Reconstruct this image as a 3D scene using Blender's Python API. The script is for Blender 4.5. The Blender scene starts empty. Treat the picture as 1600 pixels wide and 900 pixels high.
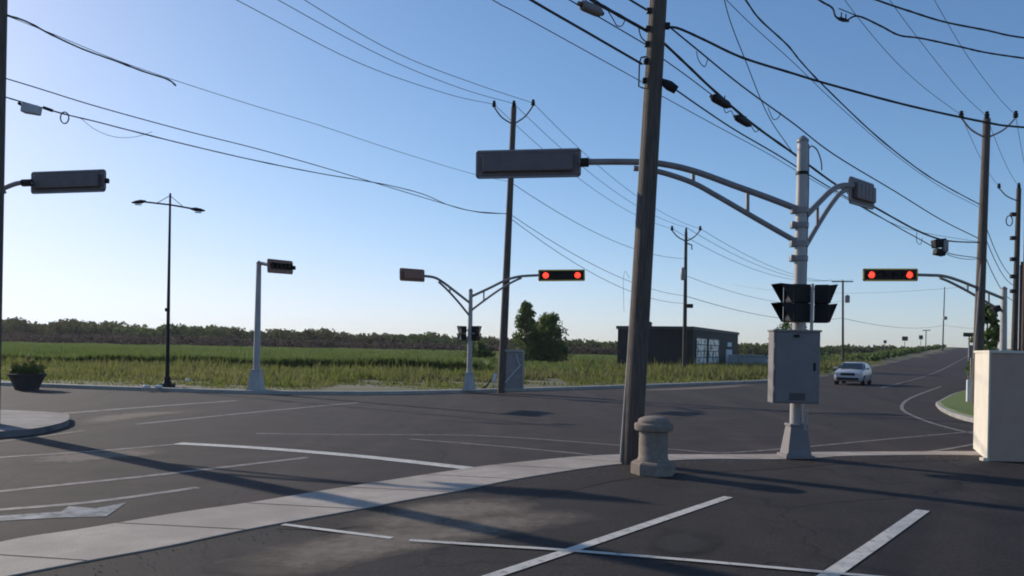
import bpy, bmesh, math, random
import numpy as np
from mathutils import Vector, Matrix
R = math.radians
random.seed(7); rng = np.random.default_rng(7)
S = bpy.context.scene
COL = S.collection

# ---------------------------------------------------------------- camera
F, TH, PX, PY, EYE = 1250.0, R(1.1), 800.0, 543.0, 2.0
CT, ST = math.cos(TH), math.sin(TH)
cd = bpy.data.cameras.new('camera'); cam = bpy.data.objects.new('camera', cd); COL.objects.link(cam)
cam.matrix_world = Matrix(((CT, -ST, 0, 0), (0, 0, -1, 0), (ST, CT, 0, EYE), (0, 0, 0, 1)))
cd.sensor_width = 36; cd.lens = F/1600*36; cd.shift_y = (PY-450)/1600
cd.clip_start = 0.1; cd.clip_end = 5000
S.camera = cam
# ---------------------------------------------------------------- sky, sun, exposure
SUN_AZ, SUN_EL = R(-52), R(22)          # azimuth from +Y, negative = left
w = bpy.data.worlds.new('World'); S.world = w; w.use_nodes = True
nt = w.node_tree; bg = nt.nodes['Background']
sky = nt.nodes.new('ShaderNodeTexSky'); sky.sky_type = 'NISHITA'; sky.sun_disc = False
sky.sun_elevation = SUN_EL; sky.sun_rotation = SUN_AZ
sky.air_density = 0.8; sky.dust_density = 0.4; sky.ozone_density = 5.0; sky.altitude = 50
hs = nt.nodes.new('ShaderNodeHueSaturation'); hs.inputs['Saturation'].default_value = 1.08
tint = nt.nodes.new('ShaderNodeMix'); tint.data_type = 'RGBA'; tint.blend_type = 'MULTIPLY'; tint.inputs[0].default_value = 1; tint.inputs[7].default_value = (1.36, 1.13, 1.0, 1)
nt.links.new(sky.outputs[0], hs.inputs['Color']); nt.links.new(hs.outputs[0], tint.inputs[6]); 
sp_ = nt.nodes.new('ShaderNodeSeparateColor'); cb_n = nt.nodes.new('ShaderNodeCombineColor')
nt.links.new(tint.outputs[2], sp_.inputs[0])
def _m(op, a, b=None):                           # soft shoulder towards the bright horizon
    q = nt.nodes.new('ShaderNodeMath'); q.operation = op
    for i_, x_ in enumerate((a, b)):
        if x_ is None: continue
        if isinstance(x_, (int, float)): q.inputs[i_].default_value = x_
        else: nt.links.new(x_, q.inputs[i_])
    return q.outputs[0]
for i_ in range(3):
    x_ = _m('MULTIPLY', sp_.outputs[i_], (1.12, 1.13, 1.12)[i_])
    r_ = _m('DIVIDE', x_, (7.4, 8.4, 11.0)[i_])
    nt.links.new(_m('DIVIDE', x_, _m('SQRT', _m('ADD', _m('MULTIPLY', r_, r_), 1.0))), cb_n.inputs[i_])
nt.links.new(cb_n.outputs[0], bg.inputs[0])
bg.inputs[1].default_value = 0.148
sd = bpy.data.lights.new('sun', 'SUN'); sd.energy = 4.4; sd.angle = R(0.55); sd.color = (1, .9, .76)
sun = bpy.data.objects.new('sun', sd); COL.objects.link(sun)
ldir = Vector((-math.sin(SUN_AZ), -math.cos(SUN_AZ), -math.tan(SUN_EL)))
sun.rotation_euler = ldir.to_track_quat('-Z', 'Y').to_euler()
S.view_settings.view_transform = 'Standard'; S.view_settings.look = 'None'
S.view_settings.gamma = 1; S.view_settings.exposure = 0.0
S.render.resolution_x = 1024; S.render.resolution_y = 576
try: S.cycles.filter_width = 1.9
except Exception: pass

# ---------------------------------------------------------------- geometry helpers
def P(u, v, Y):                                  # point at depth Y seen at photo position (u, v)
    dx, dy = u-PX, PY-v
    return Vector(((dx*CT-dy*ST)/F*Y, Y, EYE+(dx*ST+dy*CT)/F*Y))
def G(u, v, z=0.0):                              # point on the ground
    dx, dy = u-PX, PY-v
    s = (dx*ST+dy*CT)/F
    Y = (z-EYE)/s
    return Vector(((dx*CT-dy*ST)/F*Y, Y, z))
def on_plane(u, v, a, b):                        # point in the vertical plane through a and b
    dx, dy = u-PX, PY-v
    k = (dx*CT-dy*ST)/F; m = (dx*ST+dy*CT)/F
    ex, ey = b[0]-a[0], b[1]-a[1]
    Y = (a[0]*ey-a[1]*ex)/(k*ey-ex)
    return Vector((k*Y, Y, EYE+m*Y))
ORG = {}
def tag(o, label=None, cat=None, group=None, kind=None):
    if label: o['label'] = label
    if cat: o['category'] = cat
    if group: o['group'] = group
    if kind: o['kind'] = kind
    return o
def thing(name, loc, label, cat, group=None):
    o = bpy.data.objects.new(name, None); COL.objects.link(o); o.location = loc
    o.empty_display_size = .2
    ORG[o.name] = Vector(loc)
    return tag(o, label, cat, group)
class MB:
    def __init__(s): s.v = []; s.f = []
    def add(s, vs, fs):
        b = len(s.v); s.v += [Vector(x) for x in vs]; s.f += [tuple(i+b for i in f) for f in fs]; return s
    def box(s, c, size, rot=None, bev=0.0):
        sx, sy, sz = [x/2 for x in size]
        bm = bmesh.new()
        vs = [bm.verts.new((x*sx, y*sy, z*sz)) for z in (-1, 1) for y in (-1, 1) for x in (-1, 1)]
        for f in ((0,2,3,1),(4,5,7,6),(0,1,5,4),(2,6,7,3),(0,4,6,2),(1,3,7,5)): bm.faces.new([vs[i] for i in f])
        if bev: bmesh.ops.bevel(bm, geom=bm.edges[:], offset=bev, segments=2, affect='EDGES', profile=.5)
        M = Matrix.Translation(Vector(c)) @ (rot.to_4x4() if rot is not None else Matrix())
        bm.verts.index_update()
        s.add([M @ v.co for v in bm.verts], [[v.index for v in f.verts] for f in bm.faces]); bm.free(); return s
    def tube(s, pts, r, n=8, cap=True):
        pts = [Vector(p) for p in pts]; m = len(pts)
        rs = r if isinstance(r, (list, tuple)) else [r]*m
        up = Vector((0, 0, 1)); base = len(s.v); prev = None
        for i, p in enumerate(pts):
            t = (pts[min(i+1, m-1)]-pts[max(i-1, 0)]).normalized()
            if prev is None:
                a = Vector((1, 0, 0)) if abs(t.z) > .9 else up
                x = t.cross(a).normalized()
            else:
                x = (prev - t*prev.dot(t)).normalized()
            prev = x; y = t.cross(x)
            for k in range(n):
                a = 2*math.pi*k/n
                s.v.append(p + (x*math.cos(a)+y*math.sin(a))*rs[i])
        for i in range(m-1):
            for k in range(n):
                a = base+i*n+k; b = base+i*n+(k+1) % n
                s.f.append((a, b, b+n, a+n))
        if cap:
            s.f.append(tuple(base+k for k in reversed(range(n)))); s.f.append(tuple(base+(m-1)*n+k for k in range(n)))
        return s
    def lathe(s, c, prof, n=24):                # prof: (radius, z)
        c = Vector(c); base = len(s.v)
        for r, z in prof:
            for k in range(n):
                a = 2*math.pi*k/n; s.v.append(c+Vector((r*math.cos(a), r*math.sin(a), z)))
        for i in range(len(prof)-1):
            for k in range(n):
                a = base+i*n+k; b = base+i*n+(k+1) % n
                s.f.append((a, b, b+n, a+n))
        s.f.append(tuple(base+k for k in reversed(range(n)))); s.f.append(tuple(base+(len(prof)-1)*n+k for k in range(n)))
        return s
    def build(s, name, mat, parent=None, smooth=False):
        org = ORG.get(parent.name, Vector()) if parent else Vector()
        me = bpy.data.meshes.new(name)
        me.from_pydata([tuple(v-org) for v in s.v], [], s.f); me.validate()
        if smooth:
            me.polygons.foreach_set('use_smooth', [True]*len(me.polygons))
            try: me.set_sharp_from_angle(angle=R(35))
            except Exception: pass
        o = bpy.data.objects.new(name, me); COL.objects.link(o)
        if mat: me.materials.append(mat)
        if parent: o.parent = parent
        ORG[o.name] = org
        return o
def np_mesh(name, V, nper, mat, parent=None, att=None):
    """V: (n*nper, 3) vertices, faces of nper consecutive vertices."""
    org = ORG.get(parent.name, Vector()) if parent else Vector()
    V = np.asarray(V, dtype=np.float32) - np.array(org, dtype=np.float32)
    n = len(V)//nper
    me = bpy.data.meshes.new(name)
    me.vertices.add(len(V)); me.vertices.foreach_set('co', V.ravel())
    me.loops.add(len(V)); me.loops.foreach_set('vertex_index', np.arange(len(V), dtype=np.int32))
    me.polygons.add(n); me.polygons.foreach_set('loop_start', np.arange(0, len(V), nper, dtype=np.int32))
    me.update(calc_edges=True); me.validate()
    me.materials.append(mat)
    o = bpy.data.objects.new(name, me); COL.objects.link(o)
    if parent: o.parent = parent
    return o
def spline(pts, k=6):                            # Catmull-Rom through pts
    pts = [Vector(p) for p in pts]
    if len(pts) < 3: 
        return [pts[0].lerp(pts[1], i/k) for i in range(k+1)]
    q = [pts[0]*2-pts[1]]+pts+[pts[-1]*2-pts[-2]]; out = []
    for i in range(1, len(q)-2):
        for j in range(k):
            t = j/k
            out.append(.5*((2*q[i])+(q[i+1]-q[i-1])*t+(2*q[i-1]-5*q[i]+4*q[i+1]-q[i+2])*t*t+(3*q[i]-q[i-1]-3*q[i+1]+q[i+2])*t**3))
    out.append(pts[-1]); return out

# ---------------------------------------------------------------- materials
def mat(name, c1, c2=None, rough=.7, scale=3.0, metal=0.0, bump=0.0, bscale=None, transl=0.0, detail=6, spec=None, stretch=None, c3=None, scale3=.2, thr=(.35, .65)):
    m = bpy.data.materials.new(name); m.use_nodes = True
    n = m.node_tree.nodes; L = m.node_tree.links; b = n['Principled BSDF']
    b.inputs['Roughness'].default_value = rough; b.inputs['Metallic'].default_value = metal
    if spec is not None: b.inputs['Specular IOR Level'].default_value = spec
    b.inputs['Base Color'].default_value = (*c1, 1)
    col = None
    tc = n.new('ShaderNodeTexCoord'); src = tc.outputs['Object']
    if stretch:
        mp = n.new('ShaderNodeMapping'); mp.inputs['Scale'].default_value = stretch; L.new(src, mp.inputs[0]); src = mp.outputs[0]
    if c2:
        t = n.new('ShaderNodeTexNoise'); t.inputs['Scale'].default_value = scale; t.inputs['Detail'].default_value = detail
        t.inputs['Roughness'].default_value = .65
        L.new(src, t.inputs['Vector'])
        r = n.new('ShaderNodeMapRange'); r.inputs['From Min'].default_value = thr[0]; r.inputs['From Max'].default_value = thr[1]
        L.new(t.outputs['Fac'], r.inputs['Value'])
        mx = n.new('ShaderNodeMix'); mx.data_type = 'RGBA'
        mx.inputs[6].default_value = (*c1, 1); mx.inputs[7].default_value = (*c2, 1)
        L.new(r.outputs[0], mx.inputs[0]); col = mx.outputs[2]
        if c3:
            t3 = n.new('ShaderNodeTexNoise'); t3.inputs['Scale'].default_value = scale3; t3.inputs['Detail'].default_value = 5
            L.new(src, t3.inputs['Vector'])
            r3 = n.new('ShaderNodeMapRange'); r3.inputs['From Min'].default_value = .42; r3.inputs['From Max'].default_value = .62
            L.new(t3.outputs['Fac'], r3.inputs['Value'])
            m3 = n.new('ShaderNodeMix'); m3.data_type = 'RGBA'; m3.inputs[7].default_value = (*c3, 1)
            L.new(r3.outputs[0], m3.inputs[0]); L.new(col, m3.inputs[6]); col = m3.outputs[2]
        L.new(col, b.inputs['Base Color'])
    if bump:
        t2 = n.new('ShaderNodeTexNoise'); t2.inputs['Scale'].default_value = bscale or scale*6; t2.inputs['Detail'].default_value = 6
        L.new(src, t2.inputs['Vector'])
        bp = n.new('ShaderNodeBump'); bp.inputs['Strength'].default_value = bump; bp.inputs['Distance'].default_value = .02
        L.new(t2.outputs['Fac'], bp.inputs['Height']); L.new(bp.outputs[0], b.inputs['Normal'])
    if transl:
        tr = n.new('ShaderNodeBsdfTranslucent'); ms = n.new('ShaderNodeMixShader'); ms.inputs[0].default_value = transl
        tr.inputs[0].default_value = (*c1, 1)
        if col: L.new(col, tr.inputs[0])
        L.new(b.outputs[0], ms.inputs[1]); L.new(tr.outputs[0], ms.inputs[2]); L.new(ms.outputs[0], n['Material Output'].inputs[0])
    return m
def glow(name, c, s):
    m = mat(name, c, rough=.3); b = m.node_tree.nodes['Principled BSDF']
    b.inputs['Emission Color'].default_value = (*c, 1); b.inputs['Emission Strength'].default_value = s; return m
def worn(name, c, cover=.5, scale=8, rough=.7, c2=None, soft=.12, stretch=(1, 1, 1)):   # paint / dirt with worn gaps
    m = mat(name, c, c2 or tuple(x*.75 for x in c), rough=rough, scale=3)
    n = m.node_tree.nodes; L = m.node_tree.links
    tc = n.new('ShaderNodeTexCoord'); mp = n.new('ShaderNodeMapping'); mp.inputs['Scale'].default_value = stretch
    t = n.new('ShaderNodeTexNoise'); t.inputs['Scale'].default_value = scale; t.inputs['Detail'].default_value = 8; t.inputs['Roughness'].default_value = .7
    L.new(tc.outputs['Object'], mp.inputs[0]); L.new(mp.outputs[0], t.inputs['Vector'])
    r = n.new('ShaderNodeMapRange'); r.inputs['From Min'].default_value = cover-soft; r.inputs['From Max'].default_value = cover+soft
    L.new(t.outputs['Fac'], r.inputs['Value'])
    tp = n.new('ShaderNodeBsdfTransparent'); ms = n.new('ShaderNodeMixShader')
    L.new(r.outputs[0], ms.inputs[0]); L.new(tp.outputs[0], ms.inputs[1]); L.new(n['Principled BSDF'].outputs[0], ms.inputs[2])
    L.new(ms.outputs[0], n['Material Output'].inputs[0]); return m

def asphalt(name, c1, c2, c3, speck=.35, crack=.5, wear=.25):
    m = bpy.data.materials.new(name); m.use_nodes = True
    n = m.node_tree.nodes; L = m.node_tree.links; b = n['Principled BSDF']; b.inputs['Roughness'].default_value = .85; b.inputs['Specular IOR Level'].default_value = .22
    tc = n.new('ShaderNodeTexCoord'); O = tc.outputs['Object']
    def noise(sc, det=5, vec=None, rough=.6):
        t = n.new('ShaderNodeTexNoise'); t.inputs['Scale'].default_value = sc; t.inputs['Detail'].default_value = det; t.inputs['Roughness'].default_value = rough
        L.new(vec or O, t.inputs['Vector']); return t.outputs['Fac']
    def rng_(v, a, b_, c=0, d=1):
        r = n.new('ShaderNodeMapRange'); r.inputs['From Min'].default_value = a; r.inputs['From Max'].default_value = b_; r.inputs['To Min'].default_value = c; r.inputs['To Max'].default_value = d
        L.new(v, r.inputs['Value']); return r.outputs[0]
    def mix(f, a, b_, mode='MIX'):
        x = n.new('ShaderNodeMix'); x.data_type = 'RGBA'; x.blend_type = mode
        for i, q in ((0, f), (6, a), (7, b_)):
            if isinstance(q, tuple): x.inputs[i].default_value = (*q, 1)
            elif isinstance(q, (int, float)): x.inputs[i].default_value = q
            else: L.new(q, x.inputs[i])
        return x.outputs[2]
    col = mix(rng_(noise(1.1, 6), .35, .65), c1, c2)
    col = mix(rng_(noise(.13), .42, .62), col, c3)
    mp = n.new('ShaderNodeMapping'); mp.inputs['Rotation'].default_value = (0, 0, R(33)); mp.inputs['Scale'].default_value = (.9, .05, 1); L.new(O, mp.inputs[0])
    col = mix(rng_(noise(1.0, 3, mp.outputs[0]), .5, .68, 0, wear), col, tuple(x*1.8 for x in c2))          # polished wheel tracks
    col = mix(rng_(noise(.7, 4), .60, .72, 0, .45), col, tuple(x*.45 for x in c1))                           # oil stains
    g = rng_(noise(26, 6, rough=.85), .33, .67, 1-speck*1.3, 1+speck*1.3)
    cc = n.new('ShaderNodeCombineColor'); [L.new(g, cc.inputs[i]) for i in range(3)]
    col = mix(1.0, col, cc.outputs[0], 'MULTIPLY')
    wn = n.new('ShaderNodeTexNoise'); wn.inputs['Scale'].default_value = 1.5; wn.inputs['Detail'].default_value = 6; L.new(O, wn.inputs['Vector'])
    ad = n.new('ShaderNodeVectorMath'); ad.operation = 'MULTIPLY_ADD'; ad.inputs[1].default_value = (.9, .9, 0); L.new(wn.outputs['Color'], ad.inputs[0]); L.new(O, ad.inputs[2])
    vo = n.new('ShaderNodeTexVoronoi'); vo.feature = 'DISTANCE_TO_EDGE'; vo.inputs['Scale'].default_value = .22; L.new(ad.outputs[0], vo.inputs['Vector'])
    col = mix(rng_(vo.outputs['Distance'], .0015, .006, crack, 0), col, tuple(x*.4 for x in c1))
    L.new(col, b.inputs['Base Color'])
    bp = n.new('ShaderNodeBump'); bp.inputs['Strength'].default_value = .7; bp.inputs['Distance'].default_value = .012; L.new(noise(80, 4, rough=.75), bp.inputs['Height']); L.new(bp.outputs[0], b.inputs['Normal'])
    return m
def faded(name, c1, c2, scale=2.5):               # loose grit that thins out towards the edges of its sheet
    m = mat(name, c1, c2, rough=.95, scale=6, bump=.5, bscale=70); n = m.node_tree.nodes; L = m.node_tree.links
    at = n.new('ShaderNodeAttribute'); at.attribute_name = 'fade'; tc = n.new('ShaderNodeTexCoord')
    t = n.new('ShaderNodeTexNoise'); t.inputs['Scale'].default_value = scale; t.inputs['Detail'].default_value = 9; t.inputs['Roughness'].default_value = .75; L.new(tc.outputs['Object'], t.inputs['Vector'])
    a = n.new('ShaderNodeMath'); a.operation = 'ADD'; L.new(at.outputs['Fac'], a.inputs[0]); L.new(t.outputs['Fac'], a.inputs[1])
    r = n.new('ShaderNodeMapRange'); r.inputs['From Min'].default_value = .78; r.inputs['From Max'].default_value = 1.35; r.inputs['To Max'].default_value = .85; L.new(a.outputs[0], r.inputs['Value'])
    tp = n.new('ShaderNodeBsdfTransparent'); ms = n.new('ShaderNodeMixShader')
    L.new(r.outputs[0], ms.inputs[0]); L.new(tp.outputs[0], ms.inputs[1]); L.new(n['Principled BSDF'].outputs[0], ms.inputs[2]); L.new(ms.outputs[0], n['Material Output'].inputs[0]); return m

M = dict(
 road=asphalt('road asphalt', (.032, .0245, .0235), (.058, .0445, .0415), (.042, .033, .0315)),
 lot=asphalt('lot asphalt', (.024, .020, .020), (.042, .0345, .033), (.034, .0285, .0275), .45, .6, .15),
 newlot=asphalt('brown asphalt', (.026, .0195, .018), (.040, .030, .027), (.033, .025, .023), .4, .2, .0),
 conc=mat('concrete', (.33, .28, .24), (.43, .37, .32), rough=.85, scale=3.5, bump=.3, bscale=40, c3=(.29, .245, .21), scale3=.7),
 island=mat('worn island concrete', (.10, .092, .095), (.20, .19, .19), rough=.85, scale=1.2, bump=.3),
 kerb=mat('kerb concrete', (.25, .24, .22), (.36, .34, .31), rough=.85, scale=1.5, bump=.3),
 paint=worn('road paint', (.60, .57, .52), cover=.33, scale=11, soft=.14),
 paint_old=worn('old road paint', (.33, .30, .28), cover=.38, scale=4, soft=.3),
 paint_arrow=worn('faded arrow paint', (.34, .36, .38), cover=.42, scale=5, soft=.25),
 paint_yel=worn('old yellow paint', (.30, .25, .17), cover=.42, scale=4, soft=.3),
 dirt=faded('dirt', (.235, .19, .15), (.15, .12, .098)),
 dark=faded('dark patch', (.016, .014, .015), (.022, .019, .02)),
 wood=mat('pole wood', (.062, .047, .040), (.118, .092, .078), rough=.85, scale=6, bump=.6, bscale=30, stretch=(4, 4, .35)),
 wood2=mat('far pole wood', (.042, .034, .030), (.075, .061, .052), rough=.9, scale=4, stretch=(4, 4, .4)),
 alu=mat('galvanised steel', (.30, .285, .28), (.40, .38, .37), rough=.5, scale=4, metal=.0, stretch=(1, 1, .3)),
 arm=mat('arm steel', (.19, .175, .175), (.25, .23, .23), rough=.5, scale=4, metal=.1),
 cab=mat('cabinet grey', (.165, .145, .15), (.195, .175, .175), rough=.6, scale=3, metal=.0),
 blk=mat('black housing', (.010, .009, .010), (.016, .014, .015), rough=.6, scale=5, spec=.25),
 board=mat('signal board back', (.115, .092, .10), (.14, .115, .12), rough=.6, scale=4),
 rim=mat('board rim', (.21, .20, .22), (.26, .25, .27), rough=.5),
 boardb=mat('brown board', (.22, .10, .07), (.28, .135, .10), rough=.6, scale=4),
 yel=mat('reflective border', (.85, .50, .04), (.70, .48, .05), rough=.5),
 cable=mat('cable', (.012, .012, .014), (.02, .02, .022), rough=.6, scale=5),
 wire=mat('wire', (.05, .055, .065), (.07, .075, .08), rough=.5, scale=5),
 stone=mat('bollard concrete', (.185, .145, .12), (.26, .21, .175), rough=.9, scale=9, bump=.5, bscale=60),
 wall=mat('sunlit cream wall', (.62, .56, .46), (.70, .63, .53), rough=.85, scale=2.5, bump=.2, bscale=50),
 wallp=mat('shaded taupe wall', (.40, .265, .205), (.44, .30, .235), rough=.85, scale=2, bump=.2, bscale=50),  # darker copy of the wall colour, shade of the front painted in
 grass=mat('verge ground', (.060, .075, .022), (.13, .12, .05), rough=.95, scale=.9, c3=(.15, .125, .085), scale3=.22, bump=.5),
 blade=mat('grass blades', (.105, .135, .026), (.18, .195, .045), rough=.7, scale=.35, transl=.5, c3=(.17, .165, .06), scale3=.16),
 lawn=mat('lawn', (.10, .14, .025), (.14, .18, .035), rough=.9, scale=6, bump=.6),
 corn=mat('corn leaves', (.095, .135, .032), (.14, .185, .045), rough=.6, scale=.25, transl=.5),
 yflow=mat('yellow weeds', (.42, .38, .12), (.3, .3, .09), rough=.8, scale=3, transl=.3),
 leaf=mat('leaves', (.085, .135, .032), (.15, .19, .05), rough=.7, scale=.8, transl=.4),
 far=mat('far foliage', (.055, .075, .022), (.095, .075, .040), rough=.9, scale=.14, transl=.45, c3=(.075, .115, .03), scale3=.03),
 far2=mat('far scrub', (.065, .048, .036), (.09, .060, .048), rough=.9, scale=.08, transl=.35),
 bark=mat('bark', (.06, .045, .035), (.09, .07, .05), rough=.9, scale=6),
 bldg=mat('dark cladding', (.012, .011, .012), (.022, .019, .021), rough=.7, scale=.8),
 roofm=mat('roof edge', (.03, .03, .033), (.045, .045, .05), rough=.6),
 white=mat('white paint', (.7, .7, .68), (.6, .6, .58), rough=.6, scale=2),
 grey=mat('light grey sheet', (.45, .47, .50), (.52, .54, .56), rough=.6, scale=.6),
 red=mat('red wall', (.10, .010, .014), (.13, .015, .018), rough=.6, scale=1),
 pot=mat('pot concrete', (.040, .034, .038), (.06, .052, .055), rough=.85, scale=4),
 orange=mat('orange flowers', (.55, .16, .04), (.4, .1, .03), rough=.7),
 carp=mat('car paint', (.42, .44, .48), (.40, .42, .46), rough=.25, scale=1, metal=.15),
 glass=mat('dark glass', (.02, .025, .03), (.03, .035, .04), rough=.06, scale=1, spec=.9),
 lens=mat('unlit lens', (.012, .014, .012), (.02, .02, .016), rough=.2, scale=10),
 head=mat('headlight glass', (.8, .8, .78), (.6, .6, .6), rough=.08, scale=8, metal=.6),
 rubber=mat('rubber', (.015, .015, .015), (.02, .02, .02), rough=.8),
 chrome=mat('chrome', (.6, .6, .62), (.5, .5, .5), rough=.15, metal=.9),
 pane=mat('painted reflection pane', (.95, .93, .86), (.05, .05, .04), rough=.3, scale=1.6, metal=.0, thr=(.50, .56)),  # patchy reflections painted as bright and dark blotches in the colour
 redlit=glow('red lit lens', (1, .05, .025), 1.9),
 sgreen=mat('sign green', (.01, .10, .05), (.015, .12, .06), rough=.5),
)

# ---------------------------------------------------------------- ground
KERB = [(-300, 118), (-90, 54), (-40, 39), (-21, 33.3), (-13.8, 31.5), (-9.6, 31.0), (-6.2, 31.7), (-4.4, 32.6), (-1.8, 34.6), (1.5, 37.6), (5.9, 41.8), (11, 47), (17, 53.5), (21.3, 60.3)]
RD = .62                                        # the far road runs along (RD, 1)
def roadL(Y): return 17+RD*(Y-53.5)
kx = np.array([p[0] for p in KERB]+[roadL(1500)]); ky = np.array([p[1] for p in KERB]+[1500])
def hill(Y):
    Y = np.asarray(Y, float)
    s = .0285*8*np.log1p(np.exp(np.clip((Y-80)/8, -30, 30)))
    s = np.where((Y-80)/8 > 30, .0285*(Y-80), s)
    return np.where(Y > 235, np.maximum(.0285*155 - .0004*(Y-235)**1.6, -1) + .0285*12*(1-np.exp(-(Y-235)/12)), s)
def ground_z(X, Y):
    X = np.asarray(X, float); Y = np.asarray(Y, float)
    n = math.hypot(RD, 1)
    lat = (X-(17+RD*(Y-53.5)))/n                 # >0 on the road side
    far_right = lat-11.5
    t = np.clip((lat+13)/11.5, 0, 1); wl = t*t*(3-2*t)
    base = np.interp(X, kx, ky)
    d = (Y-base)*.75
    k = np.clip((d-.12)/.3, 0, 1)
    z = -.06+k*.18
    z = z + hill(Y)*wl
    rough = np.clip((d-6)/10, 0, 1)*(lat < -2)
    z = z + rough*.12*(np.sin(X*.31+Y*.17)+np.sin(Y*.43-X*.12))*.5
    return z
def axis(segs):
    out = []
    for a, b, st in segs: out += list(np.arange(a, b, st))
    out.append(segs[-1][1]); return np.array(out)
xs = axis([(-1500, -300, 100), (-300, -60, 8), (-60, -26, 2), (-26, 24, .4), (24, 70, 1.5), (70, 300, 5), (300, 2000, 100)])
ys = axis([(-200, 0, 40), (0, 28, 4), (28, 62, .4), (62, 130, 2), (130, 330, 5), (330, 2500, 100)])
XX, YY = np.meshgrid(xs, ys); ZZ = ground_z(XX, YY)
me = bpy.data.meshes.new('ground')
nx, ny = len(xs), len(ys)
V = np.stack([XX.ravel(), YY.ravel(), ZZ.ravel()], 1)
idx = np.arange(nx*ny).reshape(ny, nx)
Fq = np.stack([idx[:-1, :-1].ravel(), idx[:-1, 1:].ravel(), idx[1:, 1:].ravel(), idx[1:, :-1].ravel()], 1)
me.from_pydata(V.tolist(), [], Fq.tolist()); me.materials.append(M['grass'])
me.polygons.foreach_set('use_smooth', [True]*len(me.polygons))
o = bpy.data.objects.new('ground', me); COL.objects.link(o); tag(o, kind='structure')

def sheet(name, pts, z, m, kind='structure'):
    bm = bmesh.new()
    vs = [bm.verts.new((p[0], p[1], z)) for p in pts]
    f = bm.faces.new(vs)
    f.normal_update()
    if f.normal.z < 0: f.normal_flip()
    bmesh.ops.triangulate(bm, faces=[f], quad_method='BEAUTY', ngon_method='EAR_CLIP')
    me = bpy.data.meshes.new(name); bm.to_mesh(me); bm.free(); me.materials.append(m)
    o = bpy.data.objects.new(name, me); COL.objects.link(o); return tag(o, kind=kind)
# road: flat junction plus the strip that climbs away to the right
bm = bmesh.new()
flat = KERB[1:-1] + [(roadL(60), 60), (roadL(60)+13.2, 60), (60, 60), (60, -30), (-110, -30)]
f = bm.faces.new([bm.verts.new((p[0], p[1], 0)) for p in flat])
f.normal_update()
if f.normal.z < 0: f.normal_flip()
bmesh.ops.triangulate(bm, faces=[f])
prev = None
for Y in list(range(60, 330, 5)):
    z = float(hill(Y)) if Y > 62 else 0
    a = bm.verts.new((roadL(Y), Y, z+.002)); b = bm.verts.new((roadL(Y)+13.2, Y, z+.002))
    if prev: bm.faces.new((prev[0], prev[1], b, a))
    prev = (a, b)
me = bpy.data.meshes.new('road'); bm.to_mesh(me); bm.free(); me.materials.append(M['road'])
o = bpy.data.objects.new('road', me); COL.objects.link(o); tag(o, kind='structure')

# concrete strip between the street and the parking lot
top = [(-400, 945), (0, 850), (123, 830), (283, 803), (400, 786), (533, 764), (733, 733), (800, 725), (901, 715), (973, 711.5), (1045, 711.5), (1200, 711), (1266, 708), (1400, 707), (1520, 706.5), (1700, 708)]
bot = [(-400, 985), (-60, 918), (30, 900), (133, 880), (267, 855), (400, 827), (533, 803), (643, 782), (700, 772), (800, 751.5), (901, 735), (973, 726), (1045, 721), (1120, 718.5), (1200, 719), (1266, 717.5), (1330, 713.5), (1460, 712), (1520, 712.5), (1700, 714)]
tp = spline([G(*p) for p in top], 5); bp_ = spline([G(*p) for p in bot], 5)
mb = MB()
def resample(pts, n):
    d = [0]
    for a, b in zip(pts, pts[1:]): d.append(d[-1]+(b-a).length)
    out = []
    for i in range(n):
        t = d[-1]*i/(n-1); j = 0
        while j < len(d)-2 and d[j+1] < t: j += 1
        out.append(pts[j].lerp(pts[j+1], (t-d[j])/max(d[j+1]-d[j], 1e-6)))
    return out
def proj_pts(src, dst):                          # nearest point of dst for every src point
    return [min(dst, key=lambda q: (q-p).length) for p in src]
A = resample(tp, 160); B = [None]*160
dense = resample(bp_, 3000); B = proj_pts(A, dense)
vs = []; zt = .022
for a, b in zip(A, B):
    vs += [(a.x, a.y, -.01), (a.x, a.y, zt), (b.x, b.y, zt), (b.x, b.y, -.01)]
fs = []
for i in range(159):
    k = i*4
    for j in range(3): fs.append((k+j, k+j+1, k+4+j+1, k+4+j))
mb.add(vs, fs); o = mb.build('pavement', M['conc']); tag(o, kind='structure')
# joints cut across the strip
mb = MB(); last = 0
acc = 0
for i in range(1, 159):
    acc += (A[i]-A[i-1]).length
    if acc > 1.52:
        acc = 0; a, b = A[i], B[min(159, i+5)]; d = (b-a).normalized(); s = Vector((-d.y, d.x, 0))*.009
        mb.add([(*(a-s).xy, zt+.003), (*(a+s).xy, zt+.003), (*(b+s).xy, zt+.003), (*(b-s).xy, zt+.003)], [(0, 1, 2, 3)])
tag(mb.build('pavement_joints', M['newlot']), kind='structure')
# parking lot
lotp = [(p.x, p.y) for p in resample(bp_, 90)]
sheet('parking_lot', lotp + [(30, 12), (30, -12), (-20, -12)], .008, M['lot'])
# darker resurfaced band beside the concrete strip near the pole
band = [G(*p) for p in [(430, 828), (533, 805), (643, 784), (700, 774), (800, 753.5), (901, 737), (973, 728), (1045, 722.5), (1330, 715), (1500, 714), (1500, 720), (1330, 724), (1200, 735), (1050, 742), (960, 752), (880, 771), (770, 792), (620, 812), (520, 830)]]
sheet('asphalt_patch', [(p.x, p.y) for p in band], .012, M['newlot'])

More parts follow.
